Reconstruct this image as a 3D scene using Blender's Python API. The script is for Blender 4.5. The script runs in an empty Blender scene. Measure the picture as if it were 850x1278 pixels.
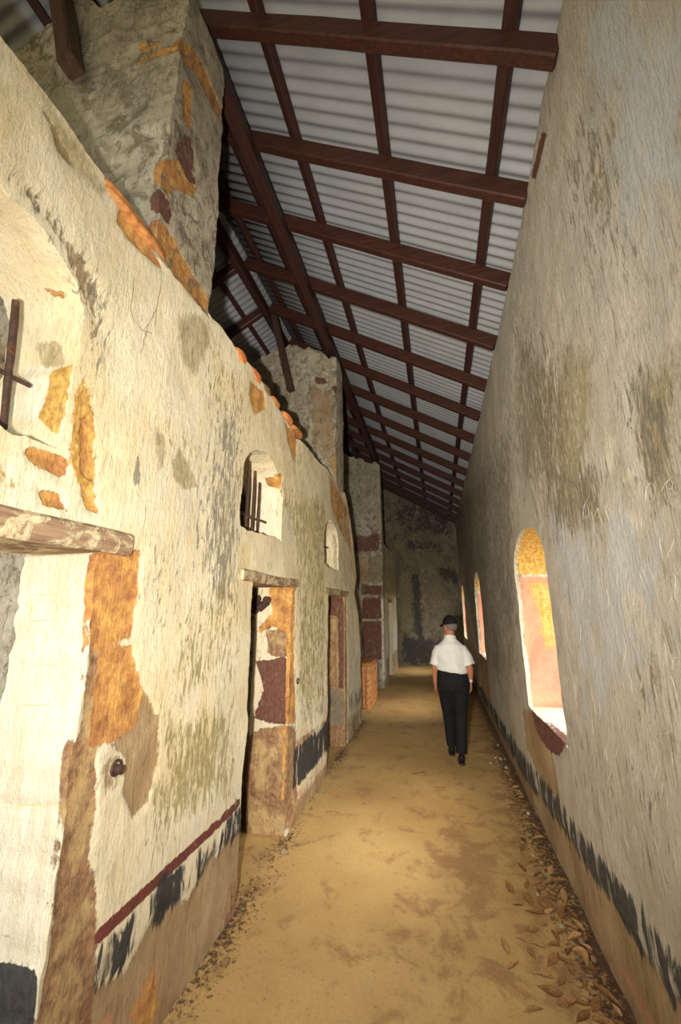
import bpy, bmesh, math, random
import numpy as np
from mathutils import Vector, Matrix, noise as mnoise
from mathutils.bvhtree import BVHTree
from mathutils.geometry import delaunay_2d_cdt
random.seed(7); rng = np.random.default_rng(7)
SC = bpy.context.scene
COL = SC.collection
PI = math.pi

# ------------------------------------------------------------------ camera numbers
F, CX, CY, EYE = 497.0, 425.0, 639.0, 1.78
VPX, VPY = 546.0, 758.0
pitch = math.atan((VPY-CY)/F); yaw = math.atan((VPX-CX)/math.hypot(F, VPY-CY))
fh = np.array([-math.sin(yaw), math.cos(yaw), 0]); rt = np.array([math.cos(yaw), math.sin(yaw), 0]); zu = np.array([0, 0, 1.])
fw = fh*math.cos(pitch)+zu*math.sin(pitch); up = zu*math.cos(pitch)-fh*math.sin(pitch)
CAM = np.array([0, 0, EYE])
def hit(px, py, ax, v):            # survey helper: a point of the photo measured on a known plane of the building
    d = (px-CX)*rt-(py-CY)*up+F*fw
    return CAM+d*((v-CAM[ax])/d[ax])
XL, XR = -1.26, 0.74
LTH, RTH = 0.36, 0.5               # wall thicknesses
SL = 0.585                         # roof slope
RIDGE = -2.3
def rz(x, off=0.0):                # height of the rafters' axis above x
    return 4.52+SL*(XR-max(x, RIDGE))-SL*max(0, RIDGE-x)+off

# ------------------------------------------------------------------ objects
def link(o, parent=None):
    COL.objects.link(o)
    if parent is not None: o.parent = parent
    return o
def mesh_obj(name, verts, faces, mat, parent=None, smooth=False, attrs=None):
    me = bpy.data.meshes.new(name); me.from_pydata([tuple(map(float, v)) for v in verts], [], [tuple(map(int, f)) for f in faces])
    if smooth: me.polygons.foreach_set('use_smooth', np.ones(len(me.polygons), bool))
    for k, a in (attrs or {}).items():
        at = me.attributes.new(k, 'FLOAT', 'POINT'); at.data.foreach_set('value', np.asarray(a, np.float32))
    if mat: me.materials.append(mat)
    me.update()
    return link(bpy.data.objects.new(name, me), parent)
def bm_obj(name, bm, mat, parent=None, smooth=False):
    bmesh.ops.recalc_face_normals(bm, faces=bm.faces)
    me = bpy.data.meshes.new(name); bm.to_mesh(me); bm.free()
    if smooth: me.polygons.foreach_set('use_smooth', np.ones(len(me.polygons), bool))
    if mat: me.materials.append(mat)
    return link(bpy.data.objects.new(name, me), parent)
def struct(o): o['kind'] = 'structure'; return o
def tag(o, label, cat, group=None):
    o['label'] = label; o['category'] = cat
    if group: o['group'] = group
    return o
def empty(name, loc, label, cat, group=None, rotz=0):
    o = bpy.data.objects.new(name, None); o.location = loc; o.rotation_euler = (0, 0, rotz); o.empty_display_size = .1
    return tag(link(o), label, cat, group)
def N(x, y, z, s): return mnoise.noise((x*s, y*s, z*s))

# ------------------------------------------------------------------ node helper
def srgb(r, g, b):
    f = lambda c: (c/255/12.92) if c/255 <= .04045 else ((c/255+.055)/1.055)**2.4
    return (f(r), f(g), f(b), 1)
class NT:
    def __init__(s, name):
        s.m = bpy.data.materials.new(name); s.m.use_nodes = True; s.t = s.m.node_tree
        s.b = s.t.nodes['Principled BSDF']; s.b.inputs['Roughness'].default_value = .9
        s.b.inputs['Specular IOR Level'].default_value = .25
        s.c = s.t.nodes.new('ShaderNodeTexCoord').outputs['Object']
    def put(s, inp, v):
        if isinstance(v, bpy.types.NodeSocket): s.t.links.new(v, inp)
        else: inp.default_value = v
    def scale(s, sx, sy, sz, off=(0, 0, 0)):
        n = s.t.nodes.new('ShaderNodeMapping'); s.put(n.inputs['Vector'], s.c)
        n.inputs['Scale'].default_value = (sx, sy, sz); n.inputs['Location'].default_value = off; return n.outputs[0]
    def noise(s, vec, scale=1, det=6, rough=.6, dist=0):
        n = s.t.nodes.new('ShaderNodeTexNoise'); s.put(n.inputs['Vector'], vec)
        n.inputs['Scale'].default_value = scale; n.inputs['Detail'].default_value = det
        n.inputs['Roughness'].default_value = rough; n.inputs['Distortion'].default_value = dist; return n.outputs['Fac']
    def voro(s, vec, scale=1, feat='F1'):
        n = s.t.nodes.new('ShaderNodeTexVoronoi'); n.feature = feat; s.put(n.inputs['Vector'], vec); n.inputs['Scale'].default_value = scale
        return n.outputs['Distance']
    def mr(s, v, a, b, c=0, d=1):
        n = s.t.nodes.new('ShaderNodeMapRange'); s.put(n.inputs[0], v)
        for i, q in enumerate((a, b, c, d)): n.inputs[i+1].default_value = q
        return n.outputs[0]
    def ma(s, op, a, b=0.0, cl=False):
        n = s.t.nodes.new('ShaderNodeMath'); n.operation = op; n.use_clamp = cl; s.put(n.inputs[0], a); s.put(n.inputs[1], b); return n.outputs[0]
    def mix(s, f, a, b):
        n = s.t.nodes.new('ShaderNodeMix'); n.data_type = 'RGBA'; s.put(n.inputs[0], f); s.put(n.inputs[6], a); s.put(n.inputs[7], b); return n.outputs[2]
    def attr(s, k):
        n = s.t.nodes.new('ShaderNodeAttribute'); n.attribute_name = k; return n.outputs['Fac']
    def bump(s, h, strength=.5, dist=.01):
        n = s.t.nodes.new('ShaderNodeBump'); n.inputs['Strength'].default_value = strength; n.inputs['Distance'].default_value = dist
        s.put(n.inputs['Height'], h); s.t.links.new(n.outputs[0], s.b.inputs['Normal'])
    def done(s, col, rough=None, metal=None):
        s.put(s.b.inputs['Base Color'], col)
        if rough is not None: s.put(s.b.inputs['Roughness'], rough)
        if metal is not None: s.put(s.b.inputs['Metallic'], metal)
        return s.m

FIELDS = ['stone', 'rubble', 'maroon', 'mortar', 'white', 'grey', 'moss_dim', 'tan', 'dark', 'red', 'pink', 'ochre', 'cool']
SOLID = ['mortar', 'white', 'tan', 'pink', 'ochre', 'rubble', 'stone', 'maroon', 'red']
def wall_material(name, c1, c2, c3, speck, kind):
    t = NT(name)
    big = t.noise(t.scale(1.1, 1.1, .9), 1.0, 3, .5)
    mid = t.noise(t.scale(3.2, 3.2, 2.2), 1.0, 5, .6, .6)
    streak = t.noise(t.scale(13, 13, 2.6), 1.0, 7, .68, .5)
    fine = t.noise(t.scale(42, 42, 26), 1.0, 5, .7)
    grain = t.noise(t.scale(160, 160, 120), 1.0, 3, .7)
    flake = t.noise(t.scale(*{'left': (40, 40, 9), 'right': (34, 34, 7), 'pier': (13, 13, 9)}[kind], (3, 1, 7)), 1.0, 9, .74, .7)
    col = t.mix(t.mr(mid, .38, .62), c1, c2)
    col = t.mix(t.mr(big, .42, .62), col, t.mix(t.mr(streak, .35, .65), col, c3))
    # weathering of the lime wash: vertical flecks, pits and pale scuffs, denser where the big noise is low
    fl = t.ma('ADD', flake, t.mr(big, .3, .7, .07, -.09))
    col = t.mix(t.ma('MULTIPLY', t.mr(fl, .53, .64), {'left': .45, 'right': .62, 'pier': .75}[kind]), col, speck)
    if kind == 'pier':
        blot = t.noise(t.scale(5, 5, 4.2), 1.0, 10, .78, 1.2)
        col = t.mix(t.mr(blot, .50, .64, 0, .75), col, t.mix(t.mr(fine, .4, .6), speck, srgb(74, 64, 52)))
        col = t.mix(t.mr(blot, .30, .44, .55, 0), col, srgb(192, 180, 152))
    pit = t.noise(t.scale(95, 95, 60, (2, 9, 4)), 1.0, 4, .75)
    col = t.mix(t.mr(pit, .59, .70, 0, .55), col, speck)
    col = t.mix(t.mr(fine, .56, .74, 0, .45 if kind == 'left' else .6), col, speck)
    col = t.mix(t.mr(fine, .26, .42, .5, 0), col, {'left': srgb(240, 232, 208), 'right': srgb(206, 200, 186), 'pier': srgb(190, 182, 160)}[kind])
    lay = {}
    var = t.mr(mid, .35, .65); vf = t.mr(fine, .35, .65)
    lay['mortar'] = t.mix(var, srgb(184, 158, 120), srgb(152, 124, 88)); lay['mortar'] = t.mix(t.mr(flake, .54, .64, 0, .6), lay['mortar'], srgb(128, 98, 70)); lay['mortar'] = t.mix(t.mr(flake, .30, .42, .55, 0), lay['mortar'], srgb(204, 186, 150))
    lay['mortar'] = t.mix(t.mr(pit, .56, .68, 0, .5), lay['mortar'], srgb(110, 86, 62))
    lay['white'] = t.mix(t.mr(streak, .4, .65), srgb(236, 228, 208), srgb(214, 200, 172))
    lay['tan'] = t.mix(vf, srgb(166, 148, 106), srgb(134, 120, 88))
    lay['pink'] = t.mix(t.mr(mid, .4, .6), srgb(196, 120, 98), srgb(200, 146, 112))
    lay['ochre'] = t.mix(t.mr(fine, .4, .6), srgb(216, 172, 92), srgb(170, 128, 66))
    lay['rubble'] = t.mix(t.mr(t.noise(t.scale(30, 30, 30), 1, 6, .75), .38, .62), srgb(178, 138, 98), srgb(122, 92, 68))
    st = t.noise(t.scale(16, 16, 16), 1, 8, .8); s2 = t.noise(t.scale(7, 7, 5, (5, 2, 8)), 1, 3)
    lay['stone'] = t.mix(t.mr(s2, .42, .58), t.mix(t.mr(st, .40, .60), srgb(222, 172, 96), srgb(182, 126, 68)), t.mix(t.mr(st, .40, .60), srgb(204, 146, 86), srgb(150, 100, 64)))
    lay['stone'] = t.mix(t.mr(fine, .60, .70, 0, .5), lay['stone'], srgb(110, 76, 50))
    lay['rubble'] = t.mix(t.mr(s2, .50, .62, 0, .65), lay['rubble'], srgb(206, 176, 122)); lay['rubble'] = t.mix(t.mr(s2, .32, .44, .5, 0), lay['rubble'], srgb(128, 84, 60)); lay['rubble'] = t.mix(t.mr(pit, .56, .66, 0, .6), lay['rubble'], srgb(84, 62, 46))
    lay['maroon'] = t.mix(vf, srgb(128, 84, 69), srgb(92, 62, 52))
    lay['red'] = t.mix(t.mr(streak, .35, .7), srgb(120, 62, 50), srgb(92, 56, 46))
    edge = None
    for k in SOLID:
        a = t.ma('ADD', t.attr(k), t.ma('MULTIPLY', t.ma('SUBTRACT', t.ma('ADD', t.ma('MULTIPLY', fine, .4), t.ma('ADD', t.ma('MULTIPLY', flake, .35), t.ma('MULTIPLY', mid, .25))), .5), 1.9 if k != 'red' else 1.1))
        m = t.mr(a, .43, .57)
        if k in ('tan', 'white'): m = t.ma('MULTIPLY', t.mr(a, .34, .66), t.mr(flake, .36, .58, 1, .45))
        else: m = t.ma('MULTIPLY', m, t.mr(flake, .58, .70, 1, .55))
        col = t.mix(m, col, lay[k])
        if k in ('stone', 'mortar', 'rubble', 'maroon'): edge = m if edge is None else t.ma('MAXIMUM', edge, m)
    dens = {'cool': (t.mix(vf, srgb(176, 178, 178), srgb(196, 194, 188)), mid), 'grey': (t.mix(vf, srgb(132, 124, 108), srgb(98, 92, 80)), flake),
            'moss_dim': (t.mix(vf, srgb(166, 151, 94), srgb(130, 118, 72)) if kind == 'left' else t.mix(vf, srgb(150, 136, 104), srgb(112, 100, 78)), flake), 'dark': (t.mix(vf, srgb(36, 36, 38), srgb(64, 62, 60)) if kind == 'left' else t.mix(vf, srgb(52, 51, 52), srgb(88, 84, 78)), blot if kind == 'pier' else streak)}
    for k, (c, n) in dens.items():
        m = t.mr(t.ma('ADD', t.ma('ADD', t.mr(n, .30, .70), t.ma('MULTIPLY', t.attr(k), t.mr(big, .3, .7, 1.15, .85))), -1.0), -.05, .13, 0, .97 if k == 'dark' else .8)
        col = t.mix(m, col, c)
    h = t.ma('ADD', t.ma('MULTIPLY', fine, .55), t.ma('ADD', t.ma('MULTIPLY', grain, .2), t.ma('MULTIPLY', flake, .7)))
    h = t.ma('SUBTRACT', h, t.ma('MULTIPLY', edge, .5))
    if kind == 'pier': h = t.ma('ADD', h, t.ma('MULTIPLY', blot, 1.6))
    t.bump(h, .9, .014 if kind != 'pier' else .03)
    return t.done(col, .92)
M = {}
M['left'] = wall_material('lime_plaster_cream', srgb(234, 221, 189), srgb(223, 203, 160), srgb(210, 201, 178), srgb(164, 152, 122), 'left')
M['right'] = wall_material('lime_plaster_grey', srgb(198, 190, 175), srgb(182, 175, 161), srgb(178, 166, 144), srgb(124, 113, 94), 'right')
M['pier'] = wall_material('weathered_render', srgb(200, 188, 164), srgb(172, 160, 138), srgb(150, 138, 116), srgb(104, 93, 78), 'pier')
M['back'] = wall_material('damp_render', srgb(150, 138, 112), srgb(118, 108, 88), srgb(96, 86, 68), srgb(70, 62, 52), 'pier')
M['cell'] = wall_material('cell_render', srgb(160, 150, 125), srgb(140, 128, 104), srgb(120, 110, 92), srgb(90, 84, 72), 'pier')

def wood_mat(name, a, b, ax, rough=.55):
    t = NT(name); s = [60, 60, 60]; s[ax] = 3
    g = t.noise(t.scale(*s), 1, 6, .65, .4); d = t.noise(t.scale(5, 5, 5), 1, 4)
    col = t.mix(t.mr(g, .35, .68), a, b)
    col = t.mix(t.mr(g, .70, .78, 0, .4), col, srgb(130, 96, 80))
    col = t.mix(t.mr(d, .62, .75, 0, .5), col, srgb(60, 40, 34))
    t.bump(g, .35, .004); return t.done(col, rough)
M['rafter'] = wood_mat('oxblood_painted_timber_x', srgb(74, 43, 34), srgb(46, 27, 23), 0, .5)
M['purlin'] = wood_mat('oxblood_painted_timber_y', srgb(66, 39, 33), srgb(43, 26, 23), 1, .5)
M['post'] = wood_mat('oxblood_painted_timber_z', srgb(80, 56, 44), srgb(48, 34, 28), 2, .55)
t = NT('weathered_lintel_wood'); g = t.noise(t.scale(50, 3, 50), 1, 6, .7, .4); n = t.noise(t.scale(7, 7, 10), 1, 8, .75, .6); f1 = t.noise(t.scale(50, 50, 50), 1, 4, .7)
c = t.mix(t.mr(g, .35, .65), srgb(166, 138, 108), srgb(116, 90, 70)); c = t.mix(t.mr(n, .48, .54), c, t.mix(t.mr(f1, .4, .65), srgb(208, 192, 156), srgb(176, 156, 122))); c = t.mix(t.mr(n, .3, .4, .6, 0), c, srgb(128, 92, 76))
t.bump(t.ma('ADD', g, t.mr(n, .48, .54)), .5, .006); M['lintel'] = t.done(c, .88)

t = NT('rusted_iron'); n = t.noise(t.scale(70, 70, 50), 1, 6, .7); n2 = t.noise(t.scale(15, 15, 15), 1, 4)
c = t.mix(t.mr(n, .35, .65), srgb(84, 62, 50), srgb(52, 42, 38)); c = t.mix(t.mr(n2, .52, .66, 0, .6), c, srgb(128, 84, 54))
t.bump(n, .6, .004); M['iron'] = t.done(c, .8, .15)

t = NT('galvanised_sheet'); n = t.noise(t.scale(2, 5, 2), 1, 4); n2 = t.noise(t.scale(30, 12, 30), 1, 5, .7)
c = t.mix(t.mr(n, .3, .7), srgb(152, 153, 155), srgb(138, 140, 142)); c = t.mix(t.mr(n2, .62, .8, 0, .35), c, srgb(126, 122, 116))
M['sheet'] = t.done(c, .55, .0)

t = NT('packed_earth_floor')
b1 = t.noise(t.scale(.9, .9, 1), 1, 5, .6); m1 = t.noise(t.scale(4.5, 4.5, 4), 1, 7, .7, .4); f1 = t.noise(t.scale(38, 38, 38), 1, 5, .75); g1 = t.noise(t.scale(170, 170, 170), 1, 3)
c = t.mix(t.mr(b1, .35, .65), srgb(190, 157, 101), srgb(172, 138, 84))
c = t.mix(t.mr(m1, .5, .75, 0, .35), c, srgb(150, 112, 72))
c = t.mix(t.mr(f1, .55, .74, 0, .6), c, srgb(122, 92, 58)); c = t.mix(t.mr(f1, .22, .38, .3, 0), c, srgb(214, 182, 128))
m = t.mr(t.ma('ADD', t.ma('ADD', t.mr(m1, .35, .65), t.attr('damp')), -1.0), -.1, .25)
c = t.mix(t.ma('MULTIPLY', m, .6), c, t.mix(t.mr(f1, .4, .6), srgb(128, 92, 62), srgb(150, 112, 74)))
m = t.mr(t.ma('ADD', t.ma('ADD', t.mr(f1, .33, .67), t.attr('litter')), -1.0), -.1, .3)
c = t.mix(m, c, t.mix(t.mr(g1, .35, .65), srgb(96, 70, 48), srgb(64, 48, 36)))
vo = t.mr(t.voro(t.noise(t.scale(1, 1, 1), 1, 2) if False else t.scale(.55, .4, 1, (.3, .2, 0)), 1, 'DISTANCE_TO_EDGE'), 0, .006, 1, 0)
c = t.mix(t.ma('MULTIPLY', vo, t.mr(m1, .5, .6, 0, .45)), c, srgb(110, 80, 52))
t.bump(t.ma('ADD', t.ma('MULTIPLY', f1, .6), t.ma('ADD', t.ma('MULTIPLY', m1, .9), t.ma('MULTIPLY', g1, .2))), .5, .012)
M['floor'] = t.done(c, .93)

def plain(name, a, b, sc=20, rough=.8, bumpd=.003):
    t = NT(name); n = t.noise(t.scale(sc, sc, sc), 1, 5, .65); t.bump(n, .4, bumpd); return t.done(t.mix(t.mr(n, .35, .65), a, b), rough)
M['clay'] = plain('orange_clay_brick', srgb(222, 142, 82), srgb(184, 102, 56), 28)
M['oldbrick'] = plain('ochre_brick', srgb(196, 138, 80), srgb(150, 92, 52), 30)
M['brown_brick'] = plain('brown_brick', srgb(150, 120, 84), srgb(110, 86, 60), 30)
M['block'] = plain('red_laterite_block', srgb(214, 158, 98), srgb(168, 104, 62), 18)
M['leaf'] = plain('dry_leaf', srgb(150, 108, 62), srgb(96, 64, 38), 14, .7)
M['leaf_pale'] = plain('pale_dry_leaf', srgb(176, 138, 88), srgb(128, 92, 56), 14, .7)
M['chip'] = plain('stone_chip', srgb(176, 160, 132), srgb(136, 116, 90), 40)
M['shirt'] = plain('white_cotton', srgb(214, 211, 203), srgb(204, 200, 191), 9, .85)
M['trousers'] = plain('black_cloth', srgb(24, 23, 26), srgb(17, 17, 19), 40, .85)
M['skin'] = plain('skin', srgb(172, 116, 84), srgb(156, 100, 72), 25, .6)
M['hair'] = plain('grey_hair', srgb(120, 112, 106), srgb(84, 76, 72), 90, .8)
M['cap'] = plain('black_cap_cloth', srgb(20, 20, 22), srgb(14, 14, 16), 60, .8)
M['shoe'] = plain('black_leather', srgb(34, 28, 26), srgb(22, 19, 18), 30, .45)
M['sole'] = plain('dark_rubber', srgb(46, 40, 36), srgb(32, 28, 26), 30, .8)
M['steel'] = plain('watch_steel', srgb(215, 215, 215), srgb(190, 190, 190), 30, .3)
M['scratch'] = plain('scratched_plaster', srgb(206, 198, 178), srgb(192, 183, 163), 30, .9)
M['crack'] = plain('crack_shadow_earth', srgb(96, 84, 66), srgb(70, 60, 48), 30, .95)
M['ochre_line'] = plain('ochre_joint_line', srgb(214, 164, 84), srgb(226, 190, 124), 30, .9)
M['ground'] = plain('outside_ground', srgb(150, 140, 96), srgb(120, 116, 74), 2, .95)

# ------------------------------------------------------------------ wall panels
def poly_sd(P, poly):              # signed distance (negative inside) of many points to a polygon
    P = np.asarray(P); poly = np.asarray(poly); n = len(poly)
    d = np.full(len(P), 1e9); ins = np.zeros(len(P), bool)
    for i in range(n):
        a, b = poly[i], poly[(i+1) % n]; e = b-a; w = P-a
        tt = np.clip((w@e)/max(e@e, 1e-12), 0, 1); q = w-tt[:, None]*e; d = np.minimum(d, (q*q).sum(1))
        c1 = (a[1] <= P[:, 1]) & (b[1] > P[:, 1]); c2 = (b[1] <= P[:, 1]) & (a[1] > P[:, 1])
        cr = e[0]*w[:, 1]-e[1]*w[:, 0]
        ins ^= (c1 & (cr > 0)) | (c2 & (cr < 0))
    d = np.sqrt(d); return np.where(ins, -d, d)
OTH = {0: (1, 2), 1: (0, 2), 2: (0, 1)}
class Patch:
    # pts in photo survey coordinates (px=True) measured on the plane axis=v, or plain metres on that plane
    def __init__(s, k, ax, v, pts, px=True, w=.05, d=1.0, tol=.06, lim=None):
        s.lim = lim
        s.k, s.ax, s.v, s.w, s.d, s.tol = k, ax, v, w, d, tol
        s.poly = np.array([hit(x, y, ax, v)[list(OTH[ax])] for x, y in pts]) if px else np.array(pts, float)
def fields(V, patches):
    V = np.asarray(V); A = {k: np.zeros(len(V), np.float32) for k in FIELDS}
    for p in patches:
        sel = np.abs(V[:, p.ax]-p.v) < p.tol
        if p.lim: sel &= (V[:, p.lim[0]]-p.lim[2])*p.lim[1] > 0
        idx = np.where(sel)[0]
        if not len(idx): continue
        Q = V[idx][:, list(OTH[p.ax])]
        lo, hi = p.poly.min(0)-p.w, p.poly.max(0)+p.w
        ok = ((Q >= lo) & (Q <= hi)).all(1); idx = idx[ok]; Q = Q[ok]
        if not len(idx): continue
        f = p.d*np.clip(.5-poly_sd(Q, p.poly)/p.w, 0, 1)
        A[p.k][idx] = np.maximum(A[p.k][idx], f)
    return A
def densify(poly, step, jit=0, seed=0):
    out = []; n = len(poly)
    for i in range(n):
        a = np.array(poly[i], float); b = np.array(poly[(i+1) % n], float); L = np.linalg.norm(b-a)
        st = step(*((a+b)/2)) if callable(step) else step
        m = max(1, int(round(L/st))); nrm = np.array([-(b-a)[1], (b-a)[0]])/max(L, 1e-9)
        for k in range(m):
            q = a+(b-a)*k/m
            if jit: q = q+nrm*jit*(N(q[0]+seed, q[1], 3.1, 4)+.6*N(q[0], q[1]+seed, 1.7, 13)+.4*N(q[0], q[1], 9+seed, 34))
            out.append(tuple(q))
    return out
def inside(P, poly): return poly_sd(P, poly) < 0
def panel(name, ax, front, back, outline, holes, step, mat, patches=(), jit=.012, disp=.008, nseg=10, backface=True, hjit=None, post=None, parent=None):
    """a wall: fine front sheet at ax=front, reveals swept to ax=back, coarse rear sheet"""
    o = OTH[ax]; sg = 1 if front > back else -1
    loops = [densify(outline, step, jit, 1)]+[densify(h, step, jit if hjit is None else hjit, 5+i) for i, h in enumerate(holes)]
    allp = []; edges = []
    for L in loops:
        b = len(allp); allp += L; edges += [(b+i, b+(i+1) % len(L)) for i in range(len(L))]
    nb = len(allp)
    lo = np.min(loops[0], 0); hi = np.max(loops[0], 0); pts = []
    u = lo[0]
    while u < hi[0]:
        su = step(u, (lo[1]+hi[1])/2) if callable(step) else step
        vs = np.arange(lo[1], hi[1], su); pts.append(np.stack([u+rng.uniform(-.3, .3, len(vs))*su, vs+rng.uniform(-.3, .3, len(vs))*su], 1)); u += su
    G = np.concatenate(pts); su = np.array([step(g[0], g[1]) for g in G]) if callable(step) else np.full(len(G), step)
    sd = poly_sd(G, loops[0]); keep = sd < -.45*su
    for L in loops[1:]: keep &= poly_sd(G, L) > .45*su
    G = G[keep]
    vin = [Vector(p) for p in allp]+[Vector(p) for p in G]
    vo, eo, fo, *_ = delaunay_2d_cdt(vin, edges, [], 0, 1e-5)
    P2 = np.array([tuple(v) for v in vo]); T = np.array([f for f in fo if len(f) == 3])
    cen = P2[T].mean(1); ok = inside(cen, loops[0])
    for L in loops[1:]: ok &= ~inside(cen, L)
    T = T[ok]
    def lift(p2, a):
        V = np.zeros((len(p2), 3)); V[:, ax] = a; V[:, o[0]] = p2[:, 0]; V[:, o[1]] = p2[:, 1]; return V
    V = lift(P2, front); verts = [V]; faces = [tuple(f) for f in T]; base = len(V); wts = [np.ones(len(V))]
    for li, L in enumerate(loops):
        L = np.array(L); n = len(L)
        fr = np.linspace(0, 1, nseg+1)
        for k in fr: verts.append(lift(L, front+(back-front)*k)); wts.append(np.full(n, 1.0))
        for k in range(nseg):
            for i in range(n):
                j = (i+1) % n; faces.append((base+k*n+i, base+k*n+j, base+(k+1)*n+j, base+(k+1)*n+i))
        base += n*(nseg+1)
    if backface:
        vin = [Vector(p) for p in allp]; vo, eo, fo, *_ = delaunay_2d_cdt(vin, edges, [], 0, 1e-5)
        B2 = np.array([tuple(v) for v in vo]); TB = np.array([f for f in fo if len(f) == 3]); cen = B2[TB].mean(1); ok = inside(cen, loops[0])
        for L in loops[1:]: ok &= ~inside(cen, L)
        verts.append(lift(B2, back)); wts.append(np.ones(len(B2))); faces += [tuple(base+q for q in f) for f in TB[ok]]
    V = np.concatenate(verts)
    A = fields(V, patches)
    if post is not None: post(V, A)
    # shallow unevenness in every direction, bare stones sit a little behind the plaster skin
    D = np.array([[N(v[0]+7, v[1], v[2], 2.3)+.5*N(v[0], v[1]+3, v[2], 7)+.22*N(v[0], v[1], v[2]+9, 23) for v in V],
                  [N(v[0], v[1]+5, v[2], 3)+.5*N(v[0]+8, v[1], v[2], 9)+.25*N(v[0], v[1]+4, v[2], 25) for v in V]])
    V = V.copy(); V[:, ax] += disp*D[0]; V[:, o[0]] += disp*.6*D[1]; V[:, o[1]] += disp*.6*D[0]*(V[:, 2] > .05)
    rec = np.clip(np.max([A[k] for k in ('stone', 'mortar', 'rubble', 'maroon')], 0)*1.4-.2, 0, 1)
    nf = np.abs(V[:, ax]-front) < .05
    V[nf, ax] -= sg*.012*rec[nf]
    ob = mesh_obj(name, V, faces, mat, parent, True, A)
    es = ob.modifiers.new('edge', 'EDGE_SPLIT') if False else None
    me = ob.data
    me.set_sharp_from_angle(angle=math.radians(48))
    return ob
def arch(y0, y1, z0, zs, za, n=14):
    c = (y0+y1)/2; r = (y1-y0)/2
    return [(y0, z0), (y1, z0)]+[(c+r*math.cos(PI*k/n), zs+(za-zs)*math.sin(PI*k/n)) for k in range(n+1)]
def rect(y0, y1, z0, z1): return [(y0, z0), (y1, z0), (y1, z1), (y0, z1)]

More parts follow.
